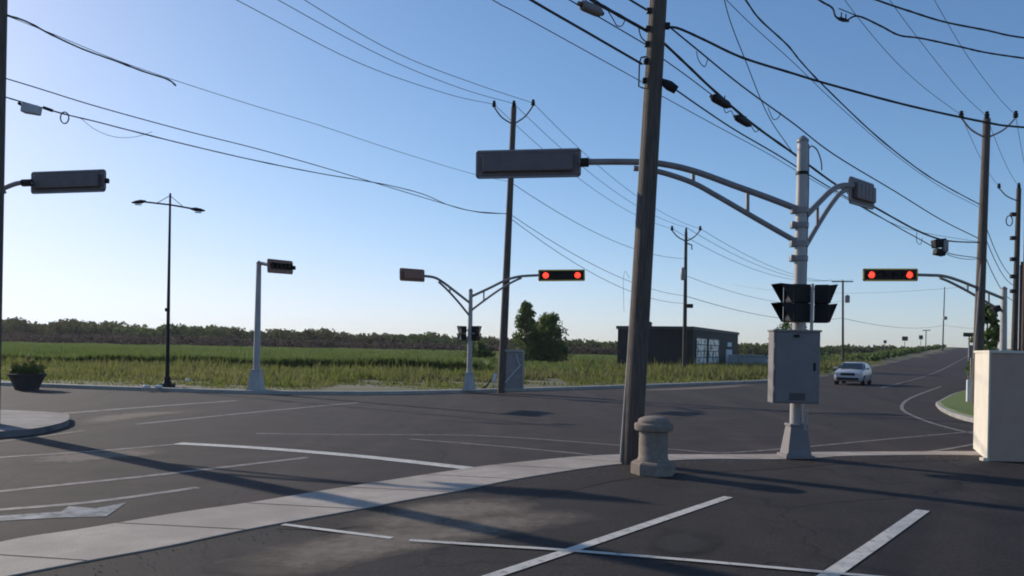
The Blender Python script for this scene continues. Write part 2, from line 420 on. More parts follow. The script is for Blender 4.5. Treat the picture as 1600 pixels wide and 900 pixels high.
def line(mb, pts, wdt, z, wend=None):
    pts = [Vector(p) for p in pts]
    vs = []
    for i, p in enumerate(pts):
        t = (pts[min(i+1, len(pts)-1)]-pts[max(i-1, 0)]); t.z = 0; t.normalize()
        s = Vector((-t.y, t.x, 0))*wdt/2
        zz = p.z+z
        vs += [(p.x+s.x, p.y+s.y, zz), (p.x-s.x, p.y-s.y, zz)]
    mb.add(vs, [(2*i, 2*i+1, 2*i+3, 2*i+2) for i in range(len(pts)-1)])
def gl(pl): return spline([G(*p) for p in pl], 8)
def marking(name, lines, m, z):
    mb = MB()
    for wdt, pl in lines: line(mb, gl(pl), wdt, z)
    o = mb.build(name, m); return tag(o, kind='structure')
marking('stop_line', [(.30, [(278, 693), (400, 700), (560, 713), (742, 733)])], M['paint'], .006)
marking('lane_markings', [(.15, [(-150, 786), (0, 768), (240, 743), (480, 715)]), (.15, [(-100, 806), (0, 797), (150, 784), (310, 762)]),
    (.28, [(100, 646), (230, 636), (370, 626)]), (.18, [(213, 663), (400, 644), (560, 629)]), (.12, [(-60, 722), (0, 715), (150, 705), (280, 694)]),
    (.10, [(640, 686), (800, 699), (925, 711)]), (.09, [(400, 677.5), (530, 679), (750, 681), (970, 696), (1060, 703), (1130, 707.5), (1240, 700), (1400, 685), (1525, 674)]),
    (.10, [(1450, 706), (1490, 700), (1560, 687)]),
    (.13, [(1640, 690), (1540, 680), (1480, 668), (1432, 652), (1409, 637), (1425, 621), (1470, 604)])], M['paint_old'], .0045)
marking('yellow_line', [(.14, [(-60, 697), (0, 690), (60, 683), (130, 673)])], M['paint_yel'], .005)
mb = MB(); line(mb, [Vector((roadL(Y)+8.6, Y, float(hill(Y)) if Y > 62 else 0)) for Y in range(48, 235, 4)], .14, .014)
tag(mb.build('centre_line', M['paint_old']), kind='structure')
# parking bay lines
mb = MB()
line(mb, [G(735, 914), G(900, 859), G(1138, 778)], .135, .0165)
line(mb, [G(1280, 912), G(1370, 850), G(1442, 799)], .16, .0165)
line(mb, [G(442, 822), G(612, 843.5)], .085, .0205)
line(mb, [G(640, 847), G(880, 862), G(1100, 880), G(1420, 909)], .085, .0205)
tag(mb.build('parking_lines', M['paint']), kind='structure')
# turn arrow on the left lane
mb = MB()
for poly in ([(-60, 819), (100, 806), (235, 805), (160, 797)],):
    pass
ar = [(-60, 818), (100, 809), (166, 807.5), (197, 786), (150, 795), (108, 791.5), (96, 800), (-60, 811)]
o = sheet('lane_arrow', [(G(*p).x, G(*p).y) for p in ar], .0065, M['paint_arrow'])
# dirt drifts, dark patches
def drift(name, pl, wdt, m, z):
    pts = gl(pl); n = len(pts); vs = []; fd = []; K = 9
    for i, p in enumerate(pts):
        t = (pts[min(i+1, n-1)]-pts[max(i-1, 0)]); t.normalize(); s = Vector((-t.y, t.x, 0))
        e = math.sin(math.pi*i/(n-1))**.6 if n > 1 else 1
        for k in range(K):
            q = k/(K-1)*2-1; vs.append((p.x+s.x*wdt*q, p.y+s.y*wdt*q, z)); fd.append(max(0, (1-q*q))*e)
    mb = MB(); mb.add(vs, [(i*K+k, i*K+k+1, (i+1)*K+k+1, (i+1)*K+k) for i in range(n-1) for k in range(K-1)])
    o = tag(mb.build(name, m), kind='structure')
    a = o.data.attributes.new('fade', 'FLOAT', 'POINT'); a.data.foreach_set('value', fd)
drift('dirt', [(330, 905), (480, 873), (640, 838), (800, 815), (960, 800)], .75, M['dirt'], .0145)
drift('dirt', [(560, 840), (700, 800), (860, 790)], .8, M['dirt'], .0158)
drift('dirt', [(0, 725), (150, 712), (280, 702)], .9, M['dirt'], .0035)
drift('dirt', [(110, 668), (200, 650), (330, 640)], .9, M['dirt'], .0038)
drift('dirt', [(950, 612), (1100, 606), (1190, 600)], .8, M['dirt'], .0035)
drift('dark_patch', [(1130, 860), (1060, 850), (1010, 845)], .8, M['dark'], .0175)
drift('dark_patch', [(1210, 640), (1330, 652), (1400, 655)], .5, M['dark'], .0033)

# loose grit and pebbles on the lot and along the concrete strip (nobody could count it)
gx = []; 
n_ = 700
ti = rng.integers(0, 158, n_); off = np.abs(rng.normal(0, .28, n_))
gv = []
for k in range(n_):
    b_ = B[ti[k]]; d_ = (B[ti[k]]-A[ti[k]]).normalized(); q = b_+d_*(off[k]+.02)+Vector((rng.normal(0, .15), rng.normal(0, .15), 0))
    r_ = rng.uniform(.003, .011); z_ = .012
    top_ = (q.x, q.y, z_+r_)
    c_ = [(q.x+r_*math.cos(a), q.y+r_*math.sin(a), z_) for a in (0.2, 2.2, 4.3)]
    for a_ in range(3): gv += [c_[a_], c_[(a_+1) % 3], top_]
tag(np_mesh('grit', np.array(gv), 3, M['stone']), kind='stuff')

# far kerb
def extrude(name, pts, wdt, h, m, z0=-.05, zf=None):
    vs = []; n = len(pts)
    for i, p in enumerate(pts):
        t = (pts[min(i+1, n-1)]-pts[max(i-1, 0)]); t.z = 0; t.normalize(); s = Vector((-t.y, t.x, 0))
        zz = p.z
        a = p+s*0; b = p+s*wdt
        vs += [(a.x, a.y, zz+z0), (a.x, a.y, zz+h-.02), (a.x+s.x*.02, a.y+s.y*.02, zz+h), (b.x, b.y, zz+h), (b.x, b.y, zz+z0)]
    fs = []
    for i in range(n-1):
        for j in range(4): fs.append((i*5+j, i*5+j+1, i*5+5+j+1, i*5+5+j))
    mb = MB(); mb.add(vs, fs); return mb.build(name, m)
kp = spline([Vector((*p, 0)) for p in KERB[1:]], 8)
tag(extrude('kerb', kp, .42, .14, M['kerb']), kind='structure')
# left median island
isl = [G(*p) for p in [(-260, 668), (-100, 690), (0, 684), (60, 678), (100, 668), (108, 660), (95, 653), (0, 648), (-120, 646), (-260, 650)]]
def raised(name, pts, h, mtop, label=None):
    n = len(pts); mb = MB()
    pts = spline(pts+[pts[0]], 5)[:-1]; n = len(pts)
    vs = [(p.x, p.y, -.02) for p in pts]+[(p.x, p.y, h) for p in pts]
    mb.add(vs, [(i, (i+1) % n, n+(i+1) % n, n+i) for i in range(n)]+[tuple(range(n, 2*n))])
    return mb.build(name, mtop)
tag(raised('median_island', isl, .13, M['island']), kind='structure')
# grass corner on the right with its kerb
isr = [G(*p) for p in [(1462, 634), (1475, 645), (1523, 661), (1700, 690), (1800, 660), (1700, 610), (1560, 606), (1500, 616)]]
tag(raised('corner_kerb', isr, .14, M['kerb']), kind='structure')
cen = sum(isr, Vector())/len(isr)
tag(raised('corner_lawn', [cen+(p-cen)*.955 for p in isr], .17, M['lawn']), kind='structure')

# ---------------------------------------------------------------- ground cover
def kerbY(X): return np.interp(X, kx, ky)
def blades(name, X, Y, Z, h, wd, mname, lean=.35):
    n = len(X)
    a = rng.uniform(0, 2*np.pi, n); dx = np.cos(a)*wd/2; dy = np.sin(a)*wd/2
    lx = rng.normal(0, lean, n)*h; ly = rng.normal(0, lean, n)*h
    V = np.empty((n, 3, 3))
    V[:, 0] = np.stack([X-dx, Y-dy, Z], 1); V[:, 1] = np.stack([X+dx, Y+dy, Z], 1); V[:, 2] = np.stack([X+lx, Y+ly, Z+h], 1)
    return tag(np_mesh(name, V.reshape(-1, 3), 3, M[mname]), kind='stuff')
def scatter(n, x0, x1, y0, y1):
    return rng.uniform(x0, x1, n), rng.uniform(y0, y1, n)
def fbm(X, Y, s):
    return (np.sin(X*s+1.3*np.sin(Y*s*.7))+np.sin(Y*s*1.7+2*np.sin(X*s*.4))+np.sin((X+Y)*s*2.3))/3
def inview(X, Y, m=60):
    u = 800+X/Y*1250; return (u > -m) & (u < 1600+m)
X, Y = scatter(420000, -60, 70, 29, 110)
d = (Y-kerbY(X))*.75
lat = (X-(17+RD*(Y-53.5)))/1.177
corn_front = 58+.08*X+2.5*fbm(X, np.full_like(X, 3.), .3)
bare = ((fbm(X, Y, .5) > .0) & (d < 9) & (X > -8) & (X < 3)) | (fbm(X*1.7, Y*2.2, .45) > .52)
keep = (d > .55) & inview(X, Y) & (lat < -.6) & ~bare & ((Y < corn_front+2) | (X > 5)) & (rng.uniform(0, 1, len(X)) < np.clip(45/Y, 0, 1)*np.clip(.25+d*.35, .3, 1))
X, Y, d, lat = X[keep], Y[keep], d[keep], lat[keep]
hh = rng.uniform(.08, .36, len(X))*(1+.8*fbm(X, Y*1.6, .5))*(1+.9*(rng.uniform(0, 1, len(X)) > .97))*np.clip(.4+d*.12, .4, 1.4)
hh = np.where(X > 5, hh*1.25, hh)
blades('verge_grass', X, Y, ground_z(X, Y)-.02, hh, .05+.0012*Y, 'blade')
# yellow-flowering weeds strip at the left, and weeds near the low building
X, Y = scatter(16000, -34, -12, 40, 52)
k = (fbm(X, Y, .6) > .0) & inview(X, Y) & (rng.uniform(0, 1, len(X)) < .6)
blades('yellow_weeds', X[k], Y[k], ground_z(X[k], Y[k]), rng.uniform(.15, .38, k.sum()), .07, 'yflow')
X, Y = scatter(14000, 8, 40, 52, 82)
k = (fbm(X, Y, .5) > -.05) & ((X-(17+RD*(Y-53.5)))/1.177 < -1.5) & ((X-(17+RD*(Y-53.5)))/1.177 > -9)
blades('tall_weeds', X[k], Y[k], ground_z(X[k], Y[k]), rng.uniform(.4, .95, k.sum()), .14, 'blade', .25)
# corn
n = 420000
Y = 58+(rng.uniform(0, 1, n)**1.7)*150; X = rng.uniform(-.78, .17, n)*Y
X = np.round(X/.75)*.75+rng.normal(0, .1, n)
k = (Y > 58+.08*X+2.5*fbm(X, np.full_like(X, 3.), .3)+rng.normal(0, .8, n)) & ((X < 7) | (Y > 90)) & ~((X > -1) & (X < 9) & (Y > 78) & (Y < 100))
X, Y = X[k], Y[k]
blades('corn_field', X, Y, ground_z(X, Y), rng.uniform(.35, .98, len(X))*(1+.18*fbm(X, Y, .4))*np.where(X > -2, .6, 1), .09+.0022*Y, 'corn', .3)

# ---------------------------------------------------------------- far wood, scrub (one mass each)
def clumps(cx, cy, cz, rad, nleaf, size, squash=1.0, hi=1.08):
    """leaf quads on the shells of many lumps"""
    n = len(cx); ii = np.repeat(np.arange(n), nleaf)
    v = rng.normal(size=(n*nleaf, 3)); v /= np.linalg.norm(v, axis=1)[:, None]
    rr = rad[ii]*rng.uniform(.55, hi, len(ii))
    c = np.stack([cx[ii]+v[:, 0]*rr, cy[ii]+v[:, 1]*rr, cz[ii]+v[:, 2]*rr*squash], 1)
    s = size*rng.uniform(.6, 1.3, len(ii))
    a = rng.normal(size=(len(ii), 3)); a /= np.linalg.norm(a, axis=1)[:, None]
    b = np.cross(a, rng.normal(size=(len(ii), 3))); b /= np.linalg.norm(b, axis=1)[:, None]
    V = np.empty((len(ii), 4, 3))
    for j, (p, q) in enumerate(((-1, -.5), (.6, -.7), (1, .5), (-.6, .7))): V[:, j] = c+(a*p+b*q)*s[:, None]*.5
    return V.reshape(-1, 3)
def wood(name, u0, u1, Yb, topf, dens, rad, nleaf, size, m, botz=0.0):
    us = np.arange(u0, u1, dens); cx = []; cy = []; cz = []; rd = []
    for u in us:
        D = Yb*(1+rng.uniform(-.06, .06)); top = EYE+topf(u)*D/1250*rng.uniform(.72, 1.12)*(1+.2*math.sin(u*.021)*math.sin(u*.057+1))
        x = (u-800)/1250*D
        base = float(ground_z(x, D)) if u > 1150 else 0
        r = rad*rng.uniform(.7, 1.3)
        z = top-r
        while z > base-.5+botz:
            cx.append(x+rng.normal(0, r*.5)); cy.append(D+rng.normal(0, 3)); cz.append(z); rd.append(r); z -= r*1.1
    V = clumps(*[np.array(q) for q in (cx, cy, cz, rd)], nleaf, size)
    return tag(np_mesh(name, V, 4, m), kind='stuff')
prof = lambda u: np.interp(u, [-200, 0, 250, 400, 700, 1000, 1300, 1420, 1540], [31, 28, 23, 21, 16, 13, 12, 12, 13])
wood('distant_wood', -150, 1540, 250, prof, 1.5, 1.9, 70, .85, M['far'])
wood('distant_scrub', -150, 1130, 222, lambda u: prof(u)*.42-3, 2.6, 1.4, 60, .75, M['far2'])
# hedge on the embankment beside the climbing road
cx = []; cy = []; cz = []; rd = []
for Yh in np.arange(112, 240, .8):
    for q in range(4):
        x = roadL(Yh)-rng.uniform(2.5, 17); h = rng.uniform(.5, 1.7)*(.6+.4*(roadL(Yh)-x)/17)
        cx.append(x); cy.append(Yh); cz.append(float(ground_z(x, Yh))+h*.5); rd.append(h*.6)
tag(np_mesh('roadside_scrub', clumps(*[np.array(q) for q in (cx, cy, cz, rd)], 60, .4), 4, M['leaf']), kind='stuff')

def tree(label, base, h, spread, crown_base, n_cl, shape, group='trees beyond the roadside', name='tree', cat='tree'):
    t = thing(name, base, label, cat, group)
    mb = MB(); b = Vector(base)
    mb.tube([b+Vector((0, 0, -.1)), b+Vector((.1, 0, h*.35)), b+Vector((0, .1, h*.7)), b+Vector((.05, 0, h*.92))], [h*.022, h*.017, h*.01, h*.003], 7)
    for i in range(9):
        z = h*(crown_base+.08*i); a = i*2.4; e = spread*.75
        mb.tube([b+Vector((0, 0, z)), b+Vector((math.cos(a)*e*.5, math.sin(a)*e*.5, z+h*.05)), b+Vector((math.cos(a)*e, math.sin(a)*e, z+h*.12))], [h*.008, h*.005, h*.002], 5)
    mb.build('trunk', M['bark'], t)
    cx = []; cy = []; cz = []; rd = []
    for i in range(n_cl):
        q = rng.uniform(0, 1); z = h*(crown_base+(1-crown_base)*q)
        rmax = spread*shape(q); a = rng.uniform(0, 6.28); rr = rmax*math.sqrt(rng.uniform(.1, 1))
        cx.append(b.x+math.cos(a)*rr); cy.append(b.y+math.sin(a)*rr); cz.append(b.z+z); rd.append(spread*rng.uniform(.16, .3)*(1-.5*q))
    V = clumps(*[np.array(q) for q in (cx, cy, cz, rd)], 44, .22, 1.0, 1.95)
    o = np_mesh('crown', V, 4, M['leaf'], t)
    return t
bT = P(832, 0, 88); tree('tall narrow tree with a pointed crown beyond the grass, left of the pair', (bT.x, 88, 0), 6.9, 1.5, .05, 130, lambda q: (1-q)**.6*1.0+.12)
bT = P(868, 0, 90); tree('broad rounded tree beyond the grass, right of the pair', (bT.x, 90, 0), 5.7, 2.15, .04, 210, lambda q: math.sin(math.pi*min(.92, .25+q*.7))**.7)
bT = P(848, 0, 89); tree('low bushy tree filling the gap between the pair', (bT.x, 88.5, 0), 4.0, 1.6, .03, 90, lambda q: math.sin(math.pi*min(.95, .3+q*.65)))
bT = P(757, 0, 82); tree('low dark bush between the two-armed mast and the tall wooden pole', (bT.x, 82, 0), 2.5, 1.7, .02, 70, lambda q: math.sin(math.pi*min(.95, .35+q*.6)), None, 'shrub', 'shrub')
bT = P(1246, 0, 84); tree('dark tree partly hidden behind the grey control cabinet', (bT.x, 84, .1), 5.2, 2.2, .1, 110, lambda q: math.sin(math.pi*min(.9, .25+q*.65))**.6)
bT = P(1553, 0, 44); tree('dark green tree behind the right wall and wooden pole', (bT.x, 44, 0), 4.7, .85, .1, 60, lambda q: (1-q)**.55+.1)

# ---------------------------------------------------------------- low buildings
Yc = 80
def U(u, Y): return P(u, 540, Y).x
c0 = Vector((U(965, 83), 83, 0)); c1 = Vector((U(1083, 80), 80, 0)); c2 = Vector((U(1153, 101), 101, 0)); c3 = c0+(c2-c1)
bt = thing('low_building', c1, 'low dark flat-roofed building beyond the weeds behind the big wooden pole', 'building')
HB = 4.25
mb = MB(); q = [c0, c1, c2, c3]
mb.add([(p.x, p.y, -.2) for p in q]+[(p.x, p.y, HB) for p in q], [(0, 1, 5, 4), (1, 2, 6, 5), (2, 3, 7, 6), (3, 0, 4, 7), (4, 5, 6, 7)])
mb.build('wall', M['bldg'], bt)
ctr = sum(q, Vector())/4
mb = MB(); q2 = [ctr+(p-ctr)*1.025 for p in q]
mb.add([(p.x, p.y, HB-.12) for p in q2]+[(p.x, p.y, HB+.2) for p in q2], [(0, 1, 5, 4), (1, 2, 6, 5), (2, 3, 7, 6), (3, 0, 4, 7), (4, 5, 6, 7), (3, 2, 1, 0)])
rf = mb.build('roof', M['roofm'], bt)
mb = MB(); mb.lathe((c0.x+4.2, 88, HB+.2), [(.2, 0), (.2, .45), (.28, .5), (.05, .7)], 10); mb.build('roof_vent', M['roofm'], rf)
e = (c2-c1).normalized(); nrm = Vector((e.y, -e.x, 0)); rot = Matrix(((e.x, nrm.x, 0), (e.y, nrm.y, 0), (0, 0, 1)))
def onface(u):                                   # distance along right face for photo column u
    k = (u-800)/1250
    t = (k*c1.y-c1.x)/(e.x-k*e.y); return t
for a, b in ((1087, 1103), (1106, 1122)):
    ta, tb = onface(a), onface(b); c = c1+e*((ta+tb)/2)+nrm*.03
    mb = MB(); mb.box((c.x, c.y, 2.0), (tb-ta, .08, 2.9), rot); wn = mb.build('window', M['roofm'], bt)
    nb = 4
    for i in range(nb):
        cc = c+nrm*.05; z = 2.0-1.32+2.64*(i+.5)/nb
        mb = MB(); mb.box((cc.x, cc.y, z), (tb-ta-.18, .03, 2.64/nb-.08), rot); mb.build('pane', M['pane'], wn)
ta, tb = onface(1134), onface(1143); c = c1+e*((ta+tb)/2)+nrm*.03
mb = MB(); mb.box((c.x, c.y, 1.1), (tb-ta, .08, 2.3), rot); dr = mb.build('door', M['grey'], bt)
mb = MB(); cc = c+nrm*.07+e*((tb-ta)*.35); mb.box((cc.x, cc.y, 1.05), (.15, .06, .06), rot); mb.build('handle', M['chrome'], dr)
ta, tb = onface(1136), onface(1142); c = c1+e*((ta+tb)/2)+nrm*.05
mb = MB(); mb.box((c.x, c.y, 2.85), (tb-ta, .06, .5), rot); mb.build('notice_board', M['white'], bt)
# pale shed right of it
a = Vector((U(1149, 96), 96, 0)); b = Vector((U(1215, 92), 92, 0)); m_ = (a+b)/2; L_ = (b-a).length; ang = math.atan2(b.y-a.y, b.x-a.x)
sh = thing('shed', m_, 'long low pale grey shed between the dark building and the cabinet', 'shed')
mb = MB(); mb.box((m_.x, m_.y+1.5, .75), (L_, 3, 1.6), Matrix.Rotation(ang, 3, 'Z')); mb.build('wall', M['white'], sh)
mb = MB(); mb.box((m_.x, m_.y+1.5, 1.6), (L_+.3, 3.3, .12), Matrix.Rotation(ang, 3, 'Z')); mb.build('roof', M['white'], sh)
# red building at the right edge
rx = P(1592, 500, 52)
rb = thing('red_building', (rx.x+4, 54, 0), 'dark red building at the right edge behind the poles', 'building')
def prism(pts, z0, z1):
    mb = MB(); n = len(pts); mb.add([(x, y, z0) for x, y in pts]+[(x, y, z1) for x, y in pts], [(k, (k+1) % n, n+(k+1) % n, n+k) for k in range(n)]+[tuple(range(n, 2*n)), tuple(reversed(range(n)))]); return mb
ra = math.atan2(rx.x, 52); rsx = math.tan(ra+.02)
rpts = [(rx.x, 52), (rx.x+7, 49.5), (rx.x+7+8*rsx, 57.5), (rx.x+8*rsx, 60)]
prism(rpts, 0, 8.0).build('wall', M['red'], rb)
prism([(rx.x-.05, 51.85), (rx.x+7.1, 49.3), (rx.x+7.2+8*rsx, 57.6), (rx.x+.05+8*rsx, 60.1)], 7.99, 8.2).build('roof', M['roofm'], rb)
q1 = Vector((rx.x+1.6, 52-1.6*2.5/7, 0)); mb = MB(); rw = Matrix.Rotation(math.atan2(-2.5, 7), 3, 'Z'); mb.box(q1+Vector((0, -.03, 1.6)), (1.8, .08, 2.2), rw); w_ = mb.build('window', M['glass'], rb)
mb = MB(); mb.box(q1+Vector((0, -.08, .42)), (2.0, .16, .1), rw); mb.build('sill', M['white'], w_)

# ---------------------------------------------------------------- utility poles
UG = 'wooden utility poles along the roads'
def pole_tube(mb, base, top, r0, r1):
    pts = [base.lerp(top, i/8) for i in range(9)]
    mb.tube(pts, [r0+(r1-r0)*i/8 for i in range(9)], 14)
def insulator(mb, p, s=1.0):
    mb.lathe(p, [(.02*s, -.02), (.05*s, 0), (.085*s, .03*s), (.05*s, .06*s), (.08*s, .10*s), (.045*s, .15*s), (.06*s, .19*s), (.02*s, .22*s)], 10)
def upole(name, label, ub, vb, ut, vt, Yb, r0, r1, arms=None, topins=True, ext=0):
    b = P(ub, vb, Yb); t = P(ut, vt, Yb); b0 = Vector((b.x, Yb, float(ground_z(b.x, Yb))-.1)) if Yb > 32 else Vector((b.x, Yb, -.05))
    root = thing(name, b0, label, 'utility pole', UG)
    top = t+(t-b).normalized()*ext
    mb = MB(); pole_tube(mb, b0, top, r0, r1); mb.build('pole', M['wood'] if Yb < 40 else M['wood2'], root, True)
    if arms:
        for (ua, va) in arms:
            tip = P(ua, va, Yb)
            mb = MB(); st = top-(top-b0).normalized()*.75
            mid = st.lerp(tip, .6)-Vector((0, 0, .14))
            mb.tube(spline([st, mid, tip], 6), .035 if Yb < 50 else .05, 7); a_ = mb.build('bracket', M['arm'], root, True)
            mb = MB(); insulator(mb, tip, 1.25 if Yb < 50 else 1.6); mb.build('insulator', M['blk'], a_, True)
    if topins:
        mb = MB(); insulator(mb, top+Vector((0, 0, .02)), 1.3); mb.build('insulator', M['blk'], root, True)
    return root, b0, top
# the near pole
root, bigb, bigt = upole('utility_pole', 'thick brown wooden pole beside the round concrete bollard, leaning slightly right', 986, 725, 1029, 0, 14.0, .185, .125, None, False, 3.9)
def bp(v, off=0): 
    k = (725-v)/725; return P(986+43*k+off, v, 14.0)
mb = MB()
mb.tube([P(984-14, 722, 13.95), bp(560, -14), bp(300, -13), bp(140, -12.5), bp(0, -12), bp(-200, -11)], .028, 8); mb.build('sunlit_rim_strip', M['kerb'], root, True)  # pale strip added to stand in for the pole's sunlit edge
mb = MB(); mb.tube([bp(90, -22), bp(100, -24), bp(135, -23), bp(139, -12)], .014, 6); mb.tube([bp(90, -22), bp(88, -12)], .014, 6); mb.build('cable_bracket', M['blk'], root, True)
for v in (18, 46, 70, 97, 127):
    mb = MB(); p = bp(v); mb.box((p.x-.15, p.y-.02, p.z), (.10, .09, .09), bev=.01); mb.build('cable_clamp', M['blk'], root)
mb = MB(); mb.box((bp(41).x+.16, 13.98, bp(41).z), (.12, .1, .1), bev=.01); mb.build('cable_clamp', M['blk'], root)
mb = MB(); mb.tube([bp(126, 12), P(1041, 131, 13.95), P(1046, 134, 13.9), P(1057, 141, 13.9)], [.045, .075, .085, .07], 12); mb.build('splice_case', M['blk'], root, True)
# far poles
_, A1, T1 = upole('utility_pole', 'tall wooden pole by the grey gate panel across the junction', 783, 611, 803, 168, 35.0, .19, .12, [(772, 167), (833, 165)])
_, A2, T2 = upole('utility_pole', 'wooden pole standing in front of the low dark building', 1069, 591, 1072, 362, 61, .17, .11, [(1050, 360), (1094, 360)])
mb = MB(); mb.lathe(P(1067, 436, 60.7), [(.02, -.1), (.17, -.08), (.19, .1), (.19, .7), (.1, .85), (.03, .9)], 12); mb.build('transformer', M['arm'], _, True)
mb = MB(); mb.box(P(1078, 478, 60.8), (.45, .25, .3), bev=.03); mb.build('cable_box', M['blk'], _)
mb = MB(); mb.tube([P(1073, 380, 61), P(1081, 383, 61), P(1081, 390, 61)], .05, 6); mb.build('cutout', M['blk'], _, True)
_, A3, T3 = upole('utility_pole', 'distant wooden pole left of the white car', 1317, 566, 1317, 441, 106, .16, .12, None)
mb = MB(); mb.tube([P(1300, 440, 106), P(1333, 440, 106)], .08, 6); mb.build('crossarm', M['wood2'], _)
mb = MB(); mb.lathe(P(1324, 472, 105.8), [(.02, -.1), (.28, -.08), (.3, .1), (.3, .8), (.1, .95)], 12); mb.build('transformer', M['arm'], _, True)
_, A4, T4 = upole('utility_pole', 'thin distant pole on the rise at the top of the road', 1473, 538, 1476, 450, 190, .16, .1, None)
mb = MB(); mb.box(P(1477, 497, 189.6), (.8, .4, .8), bev=.1); mb.build('cable_box', M['arm'], _)
_, A5, T5 = upole('utility_pole', 'wooden pole just behind the sunlit end of the right wall', 1525, 636, 1542, 186, 31.0, .20, .135, [(1502, 184), (1587, 184)])
mb = MB(); mb.tube([P(1534, 400, 30.9), P(1528, 480, 30.8), P(1522, 560, 30.8)], .03, 6); mb.build('conduit', M['arm'], _, True)
_, A6, T6 = upole('utility_pole', 'wooden pole near the red building, second pole from the right edge', 1583, 600, 1592, 294, 45.0, .18, .12, [(1561, 294)])
for v in (335, 372, 405, 432, 455): 
    mb = MB(); p = P(1583, v, 44.8); mb.box(p, (.3, .2, .22), bev=.03); mb.build('cutout', M['blk'], _)
mb = MB(); mb.tube([P(1577+5*math.cos(a), 345+8*math.sin(a), 44.8) for a in np.linspace(0, 6.2, 14)], .03, 5); mb.build('cable_coil', M['cable'], _, True)
_, A7, T7 = upole('utility_pole', 'wooden pole at the far right edge of the view beside the red wall', 1599, 590, 1604, 338, 50.5, .17, .12, None)
_, A8, T8 = upole('utility_pole', 'wooden pole cut off by the left edge of the view', -17, 672, -2.5, 0, 17.3, .20, .17, None, ext=.5)

# ---------------------------------------------------------------- overhead cables
CG = 'overhead cables and wires'
def cable(pts, r, label, m='cable', k=8, name='overhead_cable', lumps=0):
    sp = spline(pts, k); mb = MB()
    if lumps:
        rs = [r*(1+lumps*(.5+.5*math.sin(i*2.1))*random.random()) for i in range(len(sp))]
    else: rs = r
    mb.tube(sp, rs, 6); o = mb.build(name, M[m], None, True)
    return tag(o, label, 'cable' if m == 'cable' else 'wire', CG)
def span(a, b, sag, r, label, m='wire'):
    pts = []
    for i in range(17):
        t = i/16; p = a.lerp(b, t); p.z -= sag*4*t*(1-t); pts.append(p)
    return cable(pts, r, label, m, 1)
def L2(pl, r, label, m='cable', lumps=0, extra=None):
    a, b = (bigb.x+.1, 14.0), (A5.x+.1, 31.0)
    pts = [on_plane(u, v, a, b) for u, v in pl]
    if extra: pts = extra[0]+pts+extra[1]
    return cable(pts, r, label, m, 6, lumps=lumps)
# near-side line, big pole -> right pole
L2([(1046, 42), (1090, 78), (1160, 135), (1240, 193), (1304, 242), (1400, 300), (1470, 343), (1528, 372)], .016, 'thick black cable from near pole passing just right of the steel mast top')
L2([(1038, 68), (1075, 103), (1115, 141), (1175, 193), (1240, 240), (1307, 289), (1369, 325), (1437, 362), (1480, 376), (1530, 379)], .024, 'heavy black cable bundle with splice cases hanging on it', lumps=.35)
L2([(1036, 92), (1075, 120), (1112, 148)], .010, 'short thin cable joining the heavy bundle at its first splice case')
L2([(1057, 141), (1100, 171), (1150, 204), (1220, 245), (1280, 283), (1365, 333), (1430, 370), (1480, 395), (1528, 403)], .015, 'black cable leaving the dark case on the near pole')
L2([(1034, 150), (1120, 197), (1200, 240), (1250, 270), (1330, 315), (1420, 358), (1530, 378)], .007, 'thin lowest wire running right from the near pole', 'wire')
L2([(1130, -45), (1165, 0), (1187, 30), (1230, 70), (1252, 97), (1290, 137), (1370, 213), (1440, 268), (1485, 295), (1530, 319)], .017, 'lumpy black cable from the top edge down to the right pole', lumps=.5)
L2([(1085, -50), (1135, 0), (1178, 42), (1240, 98), (1310, 165), (1400, 243), (1470, 292), (1530, 324)], .008, 'thin wire running beside the lumpy cable', 'wire')
cable([P(1125, -30, 14.5), P(1140, 30, 15), P(1165, 95, 16), P(1200, 180, 17), P(1237, 236, 18)], .010, 'thin steep wire dropping from the top edge towards the steel mast', 'wire')
# primaries into the right pole
top5 = [P(1502, 180, 31), P(1542, 182, 31), P(1587, 180, 31)]
for (pl, e, lb) in (([(1250, -110), (1320, 0), (1389, 85), (1443, 136)], top5[0], 'high thin wire to the left insulator of the right pole'),
                    ([(1330, -90), (1390, 0), (1450, 80), (1503, 145)], top5[1], 'high thin wire to the top insulator of the right pole'),
                    ([(1405, -100), (1460, 0), (1512, 88), (1560, 152)], top5[2], 'high thin wire to the right insulator of the right pole')):
    a, b = (bigb.x, 14.0), (e.x, 31.0)
    cable([on_plane(u, v, a, b) for u, v in pl]+[e], .009, lb, 'wire', 6)
# left of the near pole
L2([(730, -62), (830, 0), (920, 52), (1003, 100)], .020, 'thick black cable from near pole to upper left, lowest thick one')
L2([(640, -80), (770, 0), (820, 27), (1003, 128)], .007, 'thin lowest wire from near pole to upper left', 'wire')
L2([(840, -30), (890, 0), (945, 32), (1013, 72)], .010, 'cable from near pole passing the grey splice canister')
L2([(850, -45), (925, 0), (960, 20), (1012, 49)], .026, 'heavy lashed cable bundle left of near pole', lumps=.4)
L2([(930, -35), (985, 0), (1015, 18)], .018, 'short black cable meeting the near pole at the top edge')
